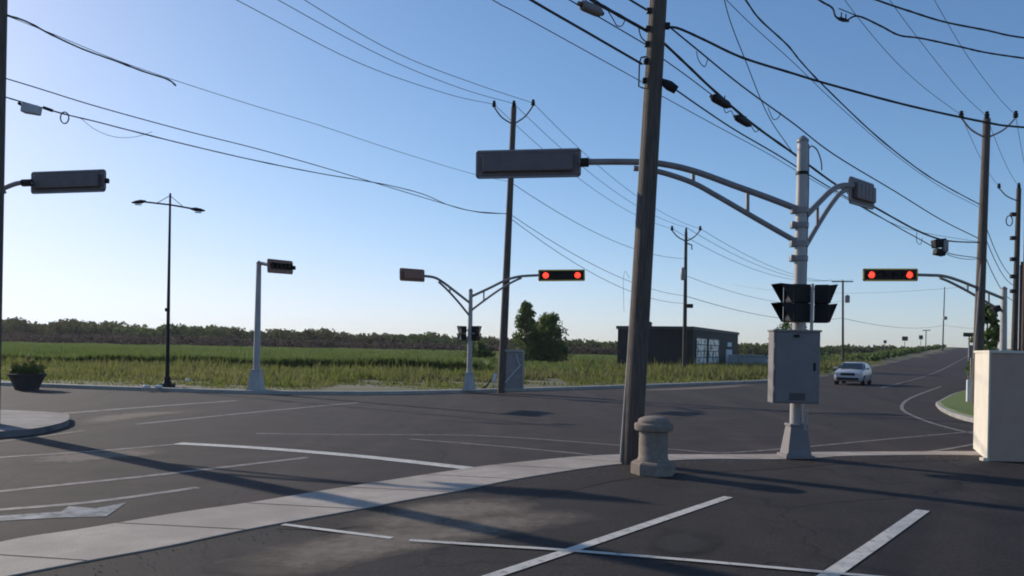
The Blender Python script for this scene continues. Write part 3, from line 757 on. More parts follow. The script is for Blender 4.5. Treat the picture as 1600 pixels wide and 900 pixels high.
# cables crossing to the right
def RC(pl, r, label, y0=14.0, y1=18.0, lumps=0):
    u0, u1 = pl[0][0], pl[-1][0]
    return cable([P(u, v, y0+(y1-y0)*(u-u0)/(u1-u0)) for u, v in pl], r, label, lumps=lumps)
RC([(1044, 42), (1062, 45), (1100, 62), (1160, 90), (1240, 115), (1300, 133), (1420, 165), (1540, 191), (1600, 199), (1800, 214)], .021, 'thick black cable sweeping right from near pole past the right pole top', lumps=.15)
RC([(1250, -45), (1370, 0), (1420, 17), (1475, 34), (1540, 47), (1600, 59), (1750, 75)], .016, 'upper of two black cables crossing the top right corner', 14, 17, .3)
RC([(1230, -35), (1280, 0), (1300, 12), (1306, 26), (1320, 33), (1340, 25), (1375, 40), (1405, 55), (1440, 60), (1500, 73), (1540, 82), (1600, 91), (1750, 112)], .015, 'lower of two black cables crossing the top right corner, with a dipping loop', 14, 17, .4)
cable([P(1310, 13, 14.8), P(1325, 19, 14.85), P(1340, 25, 14.9)], .009, 'short straight wire above the dipping loop', 'wire')
# far-side primaries
PV = [Vector((-15.2, 8.2, 11.6)), Vector((-14.5, 8.4, 12.0)), Vector((-13.8, 8.9, 11.6))]
t1 = [P(772, 163, 35), P(803, 162, 35), P(833, 161, 35)]
t2 = [P(1050, 357, 61), P(1072, 355, 61), P(1094, 357, 61)]
t3 = [P(1300, 437, 106), P(1317, 437, 106), P(1333, 437, 106)]
nm = ['left', 'top', 'right']
targ = [[(370, 0), (560, 98), (700, 147)], [(435, 0), (600, 89), (720, 138)], [(476, 0), (620, 83), (740, 130)]]
for i in range(3):
    # far line plane: previous pole to pole by the gate panel
    a = (PV[i].x, PV[i].y); b = (t1[i].x, t1[i].y)
    cable([on_plane(u, v, a, b) for u, v in [(2*targ[i][0][0]-targ[i][1][0], -98)]+targ[i]]+[t1[i]], .011, 'thin wire from the top left to the gate-side pole, %s insulator' % nm[i], 'wire', 6)
    span(t1[i], t2[i], .9, .012, 'thin wire joining the %s insulators of the two far-side poles' % nm[i])
    span(t2[i], t3[i], 1.5, .018, 'thin wire from the %s insulator of the pole before the dark building' % nm[i])
# far-side telecom
lp = (P(-2, 100, 17.3).x, 17.3); g1 = (T1.x, 35.0)
def L1(pl, r, label, m='cable', lumps=0):
    return cable([on_plane(u, v, lp, g1) for u, v in pl], r, label, m, 5, lumps=lumps)
L1([(4, 22), (40, 33), (80, 54), (130, 77), (180, 95), (225, 112), (262, 124), (275, 134)], .018, 'thick lumpy cable end hanging from the left pole along its wire', lumps=.6)
L1([(4, 22), (80, 52), (180, 93), (275, 126), (400, 166), (500, 196), (620, 236), (740, 272), (797, 284)], .008, 'thin wire above the others from the left pole to the gate panel pole', 'wire')
L1([(4, 121), (60, 138), (130, 160), (200, 180), (300, 207), (400, 232), (500, 260), (600, 290), (700, 320), (750, 332), (792, 334)], .013, 'black cable from the left pole, upper of the lower pair')
L1([(3, 150), (30, 158), (100, 178), (150, 190), (200, 203), (300, 228), (400, 251), (500, 271), (600, 288), (660, 303), (700, 320), (740, 330), (792, 334)], .014, 'lumpy black cable under the small grey box at the left', lumps=.5)
L1([(125, 184), (150, 203), (180, 214), (210, 214), (238, 206)], .006, 'slack thin loop under the left cable', 'wire')
YW = 17.8
r_ = thing('cable_box', P(46, 170, YW), 'small grey box hanging on the cable at the upper left', 'cable box')
mb = MB(); mb.box(P(49, 171, YW), (.38, .2, .2), Matrix.Rotation(R(8), 3, 'Y'), .03); mb.build('case', M['grey'], r_)
mb = MB(); mb.tube([P(29, 161, YW), P(38, 166, YW)], .035, 8); mb.build('clamp', M['blk'], r_); mb = MB(); mb.tube([P(68, 168, YW+.1), P(82, 173, YW+.1)], .035, 8); mb.build('clamp', M['blk'], r_)
c_ = [P(101+6.5*math.sin(a), 184-9*math.cos(a), YW+.2) for a in np.linspace(0, 2*math.pi, 20)]
mb = MB(); mb.tube(c_, .014, 6); tag(mb.build('cable_loop', M['cable'], None, True), 'small round loop of cable hanging right of the grey box', 'cable loop')
for (a, b, sg, lb) in ((P(797, 284, 35), P(1070, 404, 61), .8, 'faint wire below the primaries between the two far poles'),
                       (P(796, 334, 35), P(1069, 462, 61), .7, 'upper cable between the two far poles'),
                       (P(796, 340, 35), P(1069, 474, 61), .9, 'lower cable between the two far poles')):
    span(a, b, sg, .014, lb, 'wire' if 'faint' in lb else 'cable')
span(P(1070, 462, 61), P(1315, 497, 106), .9, .022, 'cable from the building pole to the distant pole', 'cable')
span(P(1070, 430, 61), P(1315, 470, 106), 1.2, .016, 'thin wire from the transformer of the building pole to the distant pole')
cable([P(975, 488, 46), P(974, 440, 46), P(977, 424, 46), P(984, 436, 46)], .010, 'slack wire dangling left of near pole above the dark roof', 'wire')
span(P(1316, 497, 106), P(1475, 508, 190), 1.0, .03, 'cable from the distant pole to the thin pole on the rise', 'cable')
span(P(1475, 508, 190), P(1560, 512, 215), .5, .03, 'cable leaving the thin pole on the rise to the right', 'cable')
span(P(1145, 445, 100), P(1530, 446, 60), .8, .012, 'very thin level wire crossing behind the red signal')
# right pole to next pole
t6 = [P(1561, 291, 45), P(1592, 291, 45), P(1600, 300, 50)]
for a, b, lb in ((top5[0], t6[0], 'left'), (top5[1], t6[1], 'middle'), (top5[2], P(1612, 300, 48), 'right')):
    span(a, b, .3, .010, '%s thin wire descending right from the right pole top' % lb)
for (va, vb, ub, lb) in ((352, 432, 1582, 'upper'), (372, 445, 1583, 'middle'), (402, 470, 1584, 'lower')):
    span(P(1540, va, 31), P(ub, vb, 45), .35, .016, '%s black cable between the right pole and the pole beyond it' % lb, 'cable')
span(P(1530, 404, 31), P(1470, 393, 28), .12, .012, 'short black cable from the camera box to the right pole', 'cable')

# splice cases and loops hanging on cables
def case(label, p0, p1, r, m, cat='splice case', name='splice_case'):
    t = thing(name, (p0+p1)/2, label, cat, None)
    mb = MB(); d = p1-p0; mb.tube([p0, p0+d*.06, p0+d*.2, p0+d*.8, p0+d*.94, p1], [r*.5, r*.9, r, r, r*.9, r*.5], 14); mb.build('case', M[m], t, True)
    mb = MB(); mb.tube([p0-d*.12, p0+d*.02], r*.45, 8); mb.build('end_cap', M['blk'], t, True); mb = MB(); mb.tube([p1-d*.02, p1+d*.12], r*.45, 8); mb.build('end_cap', M['blk'], t, True)
    for q in (.25, .75):
        c = p0+d*q; mb = MB(); mb.tube([c+Vector((0, 0, r*.8)), c+Vector((0, 0, r*.8+.09))], .012, 6); mb.build('hanger', M['blk'], t)
    return t
aa, bb = (bigb.x+.1, 14.0), (A5.x+.1, 31.0)
case('large grey cylindrical canister with dark end hanging left of near pole at the top edge', on_plane(908, 7, aa, bb), on_plane(938, 20, aa, bb), .085, 'cab')
case('upper black splice case on the heavy bundle right of near pole', on_plane(1114, 152, aa, bb), on_plane(1138, 165, aa, bb), .085, 'blk')
case('lower black splice case on the heavy bundle right of near pole', on_plane(1150, 183, aa, bb), on_plane(1170, 195, aa, bb), .07, 'blk')
case('small dark swelling where two cables dip at the top right', P(1311, 28, 14.7), P(1325, 33, 14.7), .03, 'blk')
def loop(pl, label, r=.009):
    mb = MB(); mb.tube(spline([on_plane(u, v, aa, bb) for u, v in pl], 6), r, 6)
    tag(mb.build('cable_loop', M['cable'], None, True), label, 'cable loop')
loop([(950, 17), (958, 30), (964, 40), (972, 40), (978, 28)], 'cable loop hanging left of near pole between bundle and canister')
loop([(998, 44), (1002, 58), (1012, 68)], 'short slack cable curving into near pole on its left', .012)
loop([(1088, 80), (1092, 95), (1101, 104), (1106, 92)], 'thin loop hanging from the cable right of near pole')
loop([(1130, 165), (1134, 176), (1142, 173), (1146, 180)], 'tangle of thin cable between the two black splice cases')
loop([(1172, 193), (1180, 206), (1188, 200)], 'thin loop just past the lower splice case')
loop([(1200, 168), (1208, 186), (1216, 184), (1220, 176)], 'thin loop high on the cable left of the steel mast')
loop([(1433, 360), (1432, 376), (1438, 382), (1441, 372)], 'small loop left of the hanging camera box')
# hanging box with two signals by the right pole
p = on_plane(1468, 385, aa, bb)
hb = thing('hanging_signal', p, 'small black and grey box hanging on the cables left of the right pole', 'cable box')
mb = MB(); mb.box(p+Vector((-.02, 0, .1)), (.40, .3, .28), Matrix.Rotation(R(-8), 3, 'Y'), .03); mb.build('case', M['blk'], hb)
mb = MB(); mb.box(p+Vector((.13, -.1, 0)), (.16, .2, .4), bev=.03); mb.build('cover', M['arm'], hb)
mb = MB(); mb.box(p+Vector((0, 0, -.2)), (.34, .28, .22), Matrix.Rotation(R(10), 3, 'Y'), .04); mb.build('lower_case', M['blk'], hb)

# ---------------------------------------------------------------- traffic signals
def frame_from(a, b, facing):                    # x along a->b, -y local = facing side
    x = (b-a).normalized(); z = Vector((0, 0, 1)); y = z.cross(x).normalized(); z = x.cross(y)
    if (-y).dot(facing) < 0: x = -x; y = -y
    return Matrix((x, y, z)).transposed()
def signal_head(root, a, b, h, facing, lit=(), border='yel', n=5, nm='signal_head'):
    """horizontal signal between end points a and b; front towards 'facing'"""
    c = (a+b)/2; L_ = (b-a).length; rt = frame_from(a, b, Vector(facing))
    ORGp = c
    def W(x, y, z): return c + rt @ Vector((x, y, z))
    def rr_plate(mb, L, H, t, rad, y):
        pts = []
        for (sx, sz, a0) in ((1, 1, 0), (-1, 1, 90), (-1, -1, 180), (1, -1, 270)):
            for k in range(5):
                an = R(a0+k*22.5); pts.append((sx*(L/2-rad)+rad*math.cos(an), sz*(H/2-rad)+rad*math.sin(an)))
        m = len(pts); vs = [W(x, y-t/2, z) for x, z in pts]+[W(x, y+t/2, z) for x, z in pts]
        mb.add(vs, [tuple(range(m)), tuple(reversed(range(m, 2*m)))]+[(i, m+i, m+(i+1) % m, (i+1) % m) for i in range(m)])
    mb = MB(); rr_plate(mb, L_, h, .025, .07, 0); hd = mb.build(nm, M[border if border == 'boardb' else 'board'] if border != 'yel' else M['blk'], root)
    # rim
    mb = MB(); t = .05 if border == 'yel' else .035
    for z in (-1, 1): mb.box(W(0, -.004, z*(h/2-t/2-.002)), (L_-.14, .05, t), rt, .006)
    for x in (-1, 1): mb.box(W(x*(L_/2-t/2-.002), -.004, 0), (t, .05, h-.14), rt, .006)
    mb.build('rim', M[border], hd)
    hl = L_-.30; hh_ = h*.58
    mb = MB(); mb.box(W(0, .065, 0), (hl, .10, hh_), rt, .02)
    for i in range(1, n): mb.box(W(-hl/2+hl*i/n, .1175, 0), (.015, .006, hh_*.9), rt)
    mb.build('housing', M['blk'] if border == 'yel' else M['boardb' if border == 'boardb' else 'board'], hd)
    for x in (-1, 1):
        for z in (-1, 1):
            mb = MB(); mb.box(W(x*(L_/2-.09), .018, z*(h*.33)), (.02, .012, .02), rt); mb.build('bolt', M['alu'], hd)
    d = min(hl/n, h*.62); 
    for i in range(n):
        x = -hl/2+hl*(i+.5)/n; r_ = d*.42
        mb = MB(); nseg = 18
        cc = [W(x+r_*math.cos(2*math.pi*k/nseg), -.028, r_*math.sin(2*math.pi*k/nseg)) for k in range(nseg)]
        ce = W(x, -.05, 0)
        mb.add(cc+[ce], [(k, (k+1) % nseg, nseg) for k in range(nseg)])
        mb.build('lens', M['redlit'] if i in lit else M['blk'], hd, True)
        mb = MB(); vs = []; ra = r_*1.08; ks = range(-1, 11)
        for k in ks:
            an = R(-20+k*20) if True else 0
            for yy in (-.02, -.11):
                for rad in (ra, ra+.008): vs.append(W(x+rad*math.cos(an), yy, rad*math.sin(an)))
        fs = []
        for j in range(len(ks)-1):
            q = j*4; fs += [(q, q+4, q+6, q+2), (q+1, q+3, q+7, q+5), (q+2, q+6, q+7, q+3)]
        mb.add(vs, fs); mb.build('visor', M['blk'], hd, True)
    return hd
def arm(root, up, lo, r, ties, nm='arm', m='arm'):
    mb = MB(); mb.tube(spline(up, 8), r, 12); a = mb.build(nm, M[m], root, True)
    if lo:
        mb = MB(); mb.tube(spline(lo, 8), r*.85, 12); mb.build('lower_tube', M[m], a, True)
    for p, q in ties:
        mb = MB(); mb.tube([p, q], r*.62, 8); mb.build('strut', M[m], a, True)
    return a
def mast_pole(root, b, top, r0, r1, m='alu', base_h=.55, base_w=.5):
    mb = MB(); mb.tube([b.lerp(top, i/6) for i in range(7)], [r0+(r1-r0)*i/6 for i in range(7)], 20); p = mb.build('pole', M[m], root, True)
    mb = MB(); mb.tube([top, top+Vector((0, 0, .04)), top+Vector((0, 0, .12))], [r1*1.1, r1*1.1, r1*.25], 20); mb.build('cap', M['arm'], p, True)
    mb = MB(); w0, w1 = base_w/2, base_w*.33; z0 = b.z
    vs = [(b.x+sx*w0, b.y+sy*w0, z0+.05) for sx, sy in ((-1, -1), (1, -1), (1, 1), (-1, 1))]+[(b.x+sx*w1, b.y+sy*w1, z0+base_h) for sx, sy in ((-1, -1), (1, -1), (1, 1), (-1, 1))]
    mb.add(vs, [(0, 1, 5, 4), (1, 2, 6, 5), (2, 3, 7, 6), (3, 0, 4, 7), (4, 5, 6, 7)])
    mb.box((b.x, b.y, z0+.03), (base_w*1.2, base_w*1.2, .06), bev=.01)
    mb.box((b.x, b.y, z0+base_h+.015), (w1*2.3, w1*2.3, .05), bev=.01)
    bs = mb.build('base', M['cab'] if base_w < .5 else M['alu'], root)
    for sx in (-1, 1):
        for sy in (-1, 1):
            mb = MB(); mb.tube([Vector((b.x+sx*base_w*.52, b.y+sy*base_w*.52, z0+.03)), Vector((b.x+sx*base_w*.52, b.y+sy*base_w*.52, z0+.1))], .018, 6); mb.build('anchor_bolt', M['arm'], bs); return p
def ped_head(root, c, face, h=.62, w=.34, lens=2, depth=.34, D=.24):
    """pedestrian signal: stacked box sections, each with a hood"""
    f = Vector(face).normalized(); x = Vector((-f.y, f.x, 0)); rt = Matrix((x, -f, Vector((0, 0, 1)))).transposed()
    mb = MB(); hs = h/lens
    for i in range(lens):
        z = -h/2+hs*(i+.5)
        mb.box(c+Vector((0, 0, z)), (w, depth, hs-.006), rt, .02)
    hd = mb.build('pedestrian_signal', M['blk'], root)
    for i in range(lens):
        z = -h/2+hs*(i+.5); H = hs*.92; W_ = w*.96
        mb = MB(); q = c+f*(depth/2)+Vector((0, 0, z))
        prof = [(.0, H/2), (D, H/2+.015), (D*.15, -H/2), (.0, -H/2)]
        vs = []
        for sx in (-1, 1):
            for (dd, zz) in prof: vs.append(q+x*(sx*W_/2)+f*dd+Vector((0, 0, zz)))
        mb.add(vs, [(0, 1, 2, 3), (7, 6, 5, 4), (0, 4, 5, 1)]); mb.build('visor', M['blk'], hd)
        mb = MB(); mb.box(q+f*.005, (w*.8, .012, hs*.75), rt); mb.build('lens', M['lens'], hd)
    return hd
SG = 'steel traffic signal masts around the junction'
# --- near mast
nb = G(1243, 716); nb.z = .02; YM = nb.y
nt_ = P(1254.5, 222, YM)
rt1 = thing('signal_mast', nb, 'nearest pale steel mast carrying the grey cabinet and two signal arms', 'traffic signal', SG)
pl_ = mast_pole(rt1, nb, nt_, .125, .10, base_h=.60, base_w=.45)
def MP(v, off=0): return P(1243+(716-v)/494*11.5+off, v, YM)
dY = .55
YB = YM+.35
up = [MP(329), P(1200, 309, YM+.03), P(1150, 291, YM+.08), P(1083, 267, YM+.14), P(1030, 255.5, YM+.19), P(985, 253, YM+.23), P(925, 253, YM+.29), P(905, 254, YM+.31)]
lo = [MP(381), P(1210, 358, YM+.03), P(1170, 335, YM+.06), P(1120, 306, YM+.11), P(1083, 286, YM+.14), P(1040, 271, YM+.18), P(1010, 265, YM+.21), P(990, 263, YM+.22)]
arm(rt1, up, lo, .062, [(P(1083, 267, YM+.14), P(1083, 286, YM+.14)), (P(1168, 298, YM+.06), P(1168, 334, YM+.06))])
for v in (329, 352, 381, 404):
    mb = MB(); p = MP(v); mb.tube([p+Vector((0, 0, -.05)), p+Vector((0, 0, .05))], .142, 20); mb.box(p+Vector((-.15, 0, 0)), (.09, .12, .13), bev=.01); mb.build('clamp', M['arm'], pl_, True)
mb = MB(); mb.tube([P(920, 253.5, YM+.3), P(907, 254, YM+.32)], .09, 12); mb.build('end_coupling', M['blk'], rt1, True)
signal_head(rt1, P(743.5, 257.5, YM+.62), P(908, 254, YM+.33), .56, (.1, 1, 0), border='rim', n=5)
# right arm
up = [MP(337, 8), P(1280, 316, YM+.2), P(1300, 297, YM+.42), P(1316, 290, YM+.6), P(1332, 290, YM+.75)]
lo = [MP(385, 8), P(1278, 352, YM+.2), P(1295, 325, YM+.38), P(1312, 303, YM+.55), P(1324, 296, YM+.68)]
arm(rt1, up, lo, .055, [(P(1277, 319, YM+.18), P(1277, 354, YM+.18))])
signal_head(rt1, P(1327, 296, YM+.7), P(1365, 308, YM+1.62), .54, (-.8, .6, 0), border='rim', n=5)
# loop of wire at the top, pedestrian heads, cabinet
mb = MB(); mb.tube(spline([MP(235, 8), P(1268, 228, YM), P(1277, 235, YM), P(1283, 252, YM), P(1284, 266, YM)], 6), .012, 6); mb.build('cable', M['cable'], rt1, True)
mb = MB(); mb.tube([MP(225, 9), MP(300, 10.5), MP(430, 10), MP(515, 10)], .014, 6); mb.build('conduit', M['arm'], rt1, True)
mb = MB(); fr = Vector((0, -.56, 0)); mb.tube([MP(447, 3)+fr, MP(480, 3)+fr, MP(519, 3)+fr], .03, 8); mb.build('conduit', M['alu'], rt1, True)
mb = MB(); mb.tube([MP(271)+Vector((0, 0, -.03)), MP(271)+Vector((0, 0, .03))], .116, 20); mb.build('band', M['blk'], pl_, True)
ped_head(rt1, P(1246, 474, YM-.34), (-1, -.22, 0), .70, .36, 2, .38, .26)
ped_head(rt1, P(1283.5, 475, YM-.02), (1, -.35, 0), .72, .34, 2, .26, .15)
for v in (452, 503):
    mb = MB(); mb.tube([MP(v), P(1283, v, YM-.02)], .02, 6); mb.tube([MP(v), P(1238, v, YM-.14)], .02, 6); mb.build('bracket', M['arm'], rt1)
cc = P(1240, 574, YM-.36); wv = 71*(YM-.45)/F; hv = 112*(YM-.45)/F
rz = Matrix.Rotation(R(-4), 3, 'Z')
mb = MB(); mb.box(cc, (wv, .38, hv), rz, .012); cb = mb.build('control_cabinet', M['cab'], rt1)
mb = MB(); mb.box(cc+Vector((0, -.20, -.01)), (wv*.93, .02, hv*.94), rz, .006); cdo = mb.build('door', M['cab'], cb)
ORG[cdo.name] = ORG[cb.name]
mb = MB(); mb.box(cc+Vector((0, 0, hv/2+.015)), (wv*1.05, .44, .035), rz, .008); mb.build('lid', M['arm'], cb)
mb = MB(); mb.box(cc+Vector((-.03, -.222, hv/2-.08)), (.10, .02, .05), rz, .004); mb.build('hasp', M['blk'], cb)
mb = MB(); 
for z in (-.4, 0, .4): mb.tube([cc+Vector((-wv/2, -.2, z-.05)), cc+Vector((-wv/2, -.2, z+.05))], .014, 6)
mb.build('hinge', M['arm'], cb)
mb = MB()
for k_ in range(5): mb.box(cc+Vector((.0, -.214, -hv*.36-k_*.028)), (wv*.34, .014, .010), rz)
mb.build('vent', M['blk'], cb)
mb = MB(); mb.box(cc+Vector((wv*.36, -.226, .02)), (.045, .03, .15), rz, .008); mb.build('handle', M['blk'], cb)
mb = MB(); mb.tube([P(1273, 630, YM-.3), P(1273, 622, YM-.3)], .03, 8); mb.build('lock', M['alu'], cb)
mb = MB(); mb.tube([MP(640, 9)+Vector((0, -.2, 0)), MP(674, 9)+Vector((0, -.12, 0))], .035, 10); mb.build('conduit', M['alu'], rt1, True)

# --- generic far mast
def up_lo(root, m0, m1, tips_u, tips_l, Yt, tie, r):
    pass
# centre mast across the junction
YC = 34.6; cb_ = P(733, 613, YC); cb_.z = .1
rt2 = thing('signal_mast', cb_, 'two-armed steel mast left of the tall wooden pole, right signal showing red', 'traffic signal', SG)
p2 = mast_pole(rt2, cb_, P(735.5, 455, YC), .125, .085, base_h=.75, base_w=.52)
up = [P(735, 464, YC), P(765, 450, YC), P(790, 438, YC), P(812, 432, YC), P(842, 430, YC)]
lo = [P(735, 486, YC), P(756, 470, YC), P(780, 453, YC), P(800, 441, YC), P(815, 434, YC)]
arm(rt2, up, lo, .055, [(P(756, 455, YC), P(756, 470, YC))])
signal_head(rt2, P(841, 430.5, YC), P(914, 430, YC), .50, (0, -1, 0), lit=(0, 4), n=5)
up = [P(735, 474, YC), P(712, 456, YC-.3), P(695, 443, YC-.6), P(680, 434, YC-.8), P(662, 431, YC-1)]
lo = [P(734, 494, YC), P(718, 474, YC-.3), P(700, 454, YC-.5), P(685, 440, YC-.7)]
arm(rt2, up, lo, .055, [(P(703, 449, YC-.4), P(703, 457, YC-.4))])
signal_head(rt2, P(625, 428.5, YC-2.4), P(663, 431, YC-1), .52, (-.6, 1, 0), border='boardb', n=5)
ped_head(rt2, P(723, 521, YC), (-1, -.6, 0), .64, .34, 2, .22, .10); ped_head(rt2, P(743, 521, YC), (1, -.6, 0), .64, .34, 2, .22, .10)
for v in (516, 527):
    mb = MB(); mb.tube([P(722, v, YC), P(745, v, YC)], .03, 6); mb.build('bracket', M['arm'], rt2)
# left mast, single short arm
YL = 31.6; lb_ = P(400, 616, YL); lb_.z = .1
rt3 = thing('signal_mast', lb_, 'steel mast on the far kerb with one dark signal at its top', 'traffic signal', SG)
mast_pole(rt3, lb_, P(404.5, 412, YL), .145, .095, base_h=.8, base_w=.55)
mb = MB(); mb.tube([P(404, 411, YL), P(411, 412, YL-.1), P(419, 413.5, YL-.3)], .07, 10); mb.build('arm', M['arm'], rt3, True)
signal_head(rt3, P(418, 415, YL-.4), P(457, 418.5, YL+1.4), .55, (.8, .55, 0), border='boardb', n=5)
mb = MB(); mb.box(P(459, 418.5, YL+1.45), (.14, .14, .16), bev=.02); mb.build('end_cap', M['blk'], rt3)
# mast outside the left edge with its arm in view
Yk = 20.0; kb = Vector((-14.9, 19.95, .02))
rt4 = thing('signal_mast', kb, 'arm and dark signal board reaching in from the left edge, mast out of view', 'traffic signal', SG)
mast_pole(rt4, kb, Vector((-14.9, 19.95, 6.3)), .14, .10)
zb = P(107, 284, Yk).z
arm(rt4, [Vector((-14.9, 19.95, 4.9)), Vector((-14.1, 20, 5.3)), P(-10, 300, 20), P(25, 287, 20), P(50, 285, 20)],
    [Vector((-14.9, 19.95, 4.2)), Vector((-14.1, 20, 4.85)), P(-20, 312, 20), P(8, 299, 20)], .06, [])
signal_head(rt4, P(49, 286, 20.25), P(165, 282, 19.8), .56, (.1, 1, 0), border='rim', n=5)
mb = MB(); mb.box(P(167, 282.5, 19.8), (.10, .1, .12), bev=.02); mb.build('end_cap', M['blk'], rt4)
mb = MB(); mb.tube([P(35, 286, 20), P(50, 285.5, 20)], .09, 10); mb.build('end_coupling', M['blk'], rt4, True)
# right mast behind the wall
YR = 33; rb_ = P(1566, 640, YR); rb_.z = .02
rt5 = thing('signal_mast', rb_, 'pale mast rising behind the right wall with a red-lit signal on its arm', 'traffic signal', SG)
mast_pole(rt5, rb_, P(1569, 452, YR), .16, .11)
up = [P(1569, 467, YR), P(1535, 453, YR-.4), P(1500, 439, YR-.9), P(1475, 431.5, YR-1.2), P(1452, 430, YR-1.4), P(1433, 429.5, YR-1.5)]
lo = [P(1569, 488, YR), P(1545, 474, YR-.3), P(1512, 455, YR-.7), P(1485, 441, YR-1.0), P(1468, 434, YR-1.3)]
arm(rt5, up, lo, .06, [(P(1512, 443, YR-.7), P(1512, 455, YR-.7)), (P(1545, 457, YR-.3), P(1545, 474, YR-.3))])
signal_head(rt5, P(1348, 429.5, YR-1.5), P(1434, 429.5, YR-1.5), .50, (0, -1, 0), lit=(0, 4), n=5)
mb = MB(); mb.box(P(1556, 483, YR-.1), (.3, .3, .25), Matrix.Rotation(R(-25), 3, 'Y'), .03); mb.build('camera', M['blk'], rt5)
up = [P(1567, 470, YR), P(1548, 440, YR+.5), P(1520, 431, YR+1), P(1495, 430, YR+1.5)]

# ---------------------------------------------------------------- street lamp
YS = 32.4; sb = P(261, 611, YS); sb.z = .1
sl = thing('street_lamp', sb, 'tall thin black double-headed street lamp on the far kerb', 'street lamp')
mb = MB(); stp = P(266, 302, YS); mb.tube([sb.lerp(stp, i/5) for i in range(6)], [.085, .075, .065, .055, .048, .04], 12); mb.build('pole', M['blk'], sl, True)
mb = MB(); mb.box(sb+Vector((0, 0, .08)), (.5, .5, .2), bev=.04); mb.lathe(sb+Vector((0, 0, .15)), [(.2, 0), (.13, .15), (.12, .3)], 12); mb.build('base', M['blk'], sl)
mb = MB(); mb.tube([P(222, 315, YS+.2), P(266, 320, YS), P(306, 327, YS-.2)], .034, 8); am = mb.build('crossarm', M['blk'], sl, True)
mb = MB(); mb.tube([P(245, 317.5, YS), P(265, 306, YS)], .014, 6); mb.tube([P(287, 323.5, YS), P(266, 306, YS)], .014, 6); mb.build('stay', M['blk'], am)
for (u, v, y, s) in ((222, 315, YS+.2, -1), (304, 327, YS-.2, 1)):
    mb = MB(); a = P(u, v, y); b = P(u+s*-8 if s > 0 else u+6, v, y); d = Vector((s, 0, -.12))
    mb.tube([a-d*.15, a+d*.05, a+d*.25, a+d*.42], [.04, .085, .07, .025], 10); lh = mb.build('lamp_head', M['blk'], sl, True)
    mb = MB(); mb.box(a+d*.15+Vector((0, 0, -.11)), (.25, .13, .03), bev=.01); mb.build('lens', M['head'], lh)
mb = MB(); mb.box(P(260.5, 484, YS-.1), (.12, .12, .14), bev=.02); mb.build('socket_box', M['blk'], sl)

# ---------------------------------------------------------------- bollard
bc = G(1020, 741); bc.z = .008
bo = thing('bollard', bc, 'round beige concrete bollard with domed cap and octagonal foot', 'bollard')
s = bc.y/F
mb = MB(); mb.lathe(bc, [(.355, 0), (.36, .02), (.36, .175), (.335, .20), (.27, .215)], 8); ob = mb.build('foot', M['stone'], bo)
mb = MB(); mb.lathe(bc, [(.25, .20), (.25, .24), (.235, .27), (.23, .68), (.235, .70)], 32); mb.build('shaft', M['stone'], bo, True)
mb = MB(); mb.lathe(bc, [(.25, .69), (.30, .705), (.31, .72), (.31, .80), (.295, .815), (.252, .822), (.25, .868), (.225, .892), (.16, .918), (.08, .932), (.03, .936)], 32); mb.build('cap', M['stone'], bo, True)

# ---------------------------------------------------------------- wall at the right
wc = G(1545, 721); wz = 2.08
wl = thing('wall', wc, 'tall wall at the right edge with sunlit cream left end and shaded taupe front', 'wall')
bk = Vector((P(1523, 714, 17.2).x, 17.2, 0))
e1 = (bk-wc); e1.z = 0; e2 = Vector((1, -.02, 0)).normalized()*5.0
mb = MB(); zb_ = P(1545, 551, wc.y).z
q = [wc, wc+e2, wc+e2+e1, wc+e1]
w0 = .012
mb.add([(p.x, p.y, 0) for p in q]+[(p.x, p.y, zb_) for p in q], [(0, 1, 5, 4), (1, 2, 6, 5), (2, 3, 7, 6), (3, 0, 4, 7), (4, 5, 6, 7)])
mb.build('core', M['wallp'], wl)
# end panel with sunlight put into its cream colour, capping, plinth course
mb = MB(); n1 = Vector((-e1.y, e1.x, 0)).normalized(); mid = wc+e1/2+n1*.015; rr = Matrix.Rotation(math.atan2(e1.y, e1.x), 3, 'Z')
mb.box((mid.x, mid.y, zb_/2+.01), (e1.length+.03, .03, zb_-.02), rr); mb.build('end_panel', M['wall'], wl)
ex = e2.normalized(); rr2 = Matrix.Rotation(math.atan2(ex.y, ex.x), 3, 'Z')
mb = MB(); cen_ = wc+e2/2+e1/2; 
mb.add([tuple(p) for p in [q[0]+Vector((-.05, -.03, zb_)), q[1]+Vector((0, -.03, zb_)), q[2]+Vector((0, .03, zb_)), q[3]+Vector((-.05, .03, zb_))]]+[tuple(p) for p in [q[0]+Vector((-.05, -.03, zb_+.045)), q[1]+Vector((0, -.03, zb_+.045)), q[2]+Vector((0, .03, zb_+.045)), q[3]+Vector((-.05, .03, zb_+.045))]], [(0, 1, 5, 4), (1, 2, 6, 5), (2, 3, 7, 6), (3, 0, 4, 7), (4, 5, 6, 7), (3, 2, 1, 0)])
mb.build('capping', M['wall'], wl)
mb = MB(); c = wc+e2/2+Vector((0, -.012, .36)); mb.box(c, (5.0, .02, .70), rr2, .003); mb.build('lower_panel', M['wallp'], wl)
mb = MB(); mb.box(wc+n1*.05+e1*.02+Vector((0, 0, .03)), (.16, .14, .07), rr2, .01); mb.build('foot_block', M['wall'], wl)

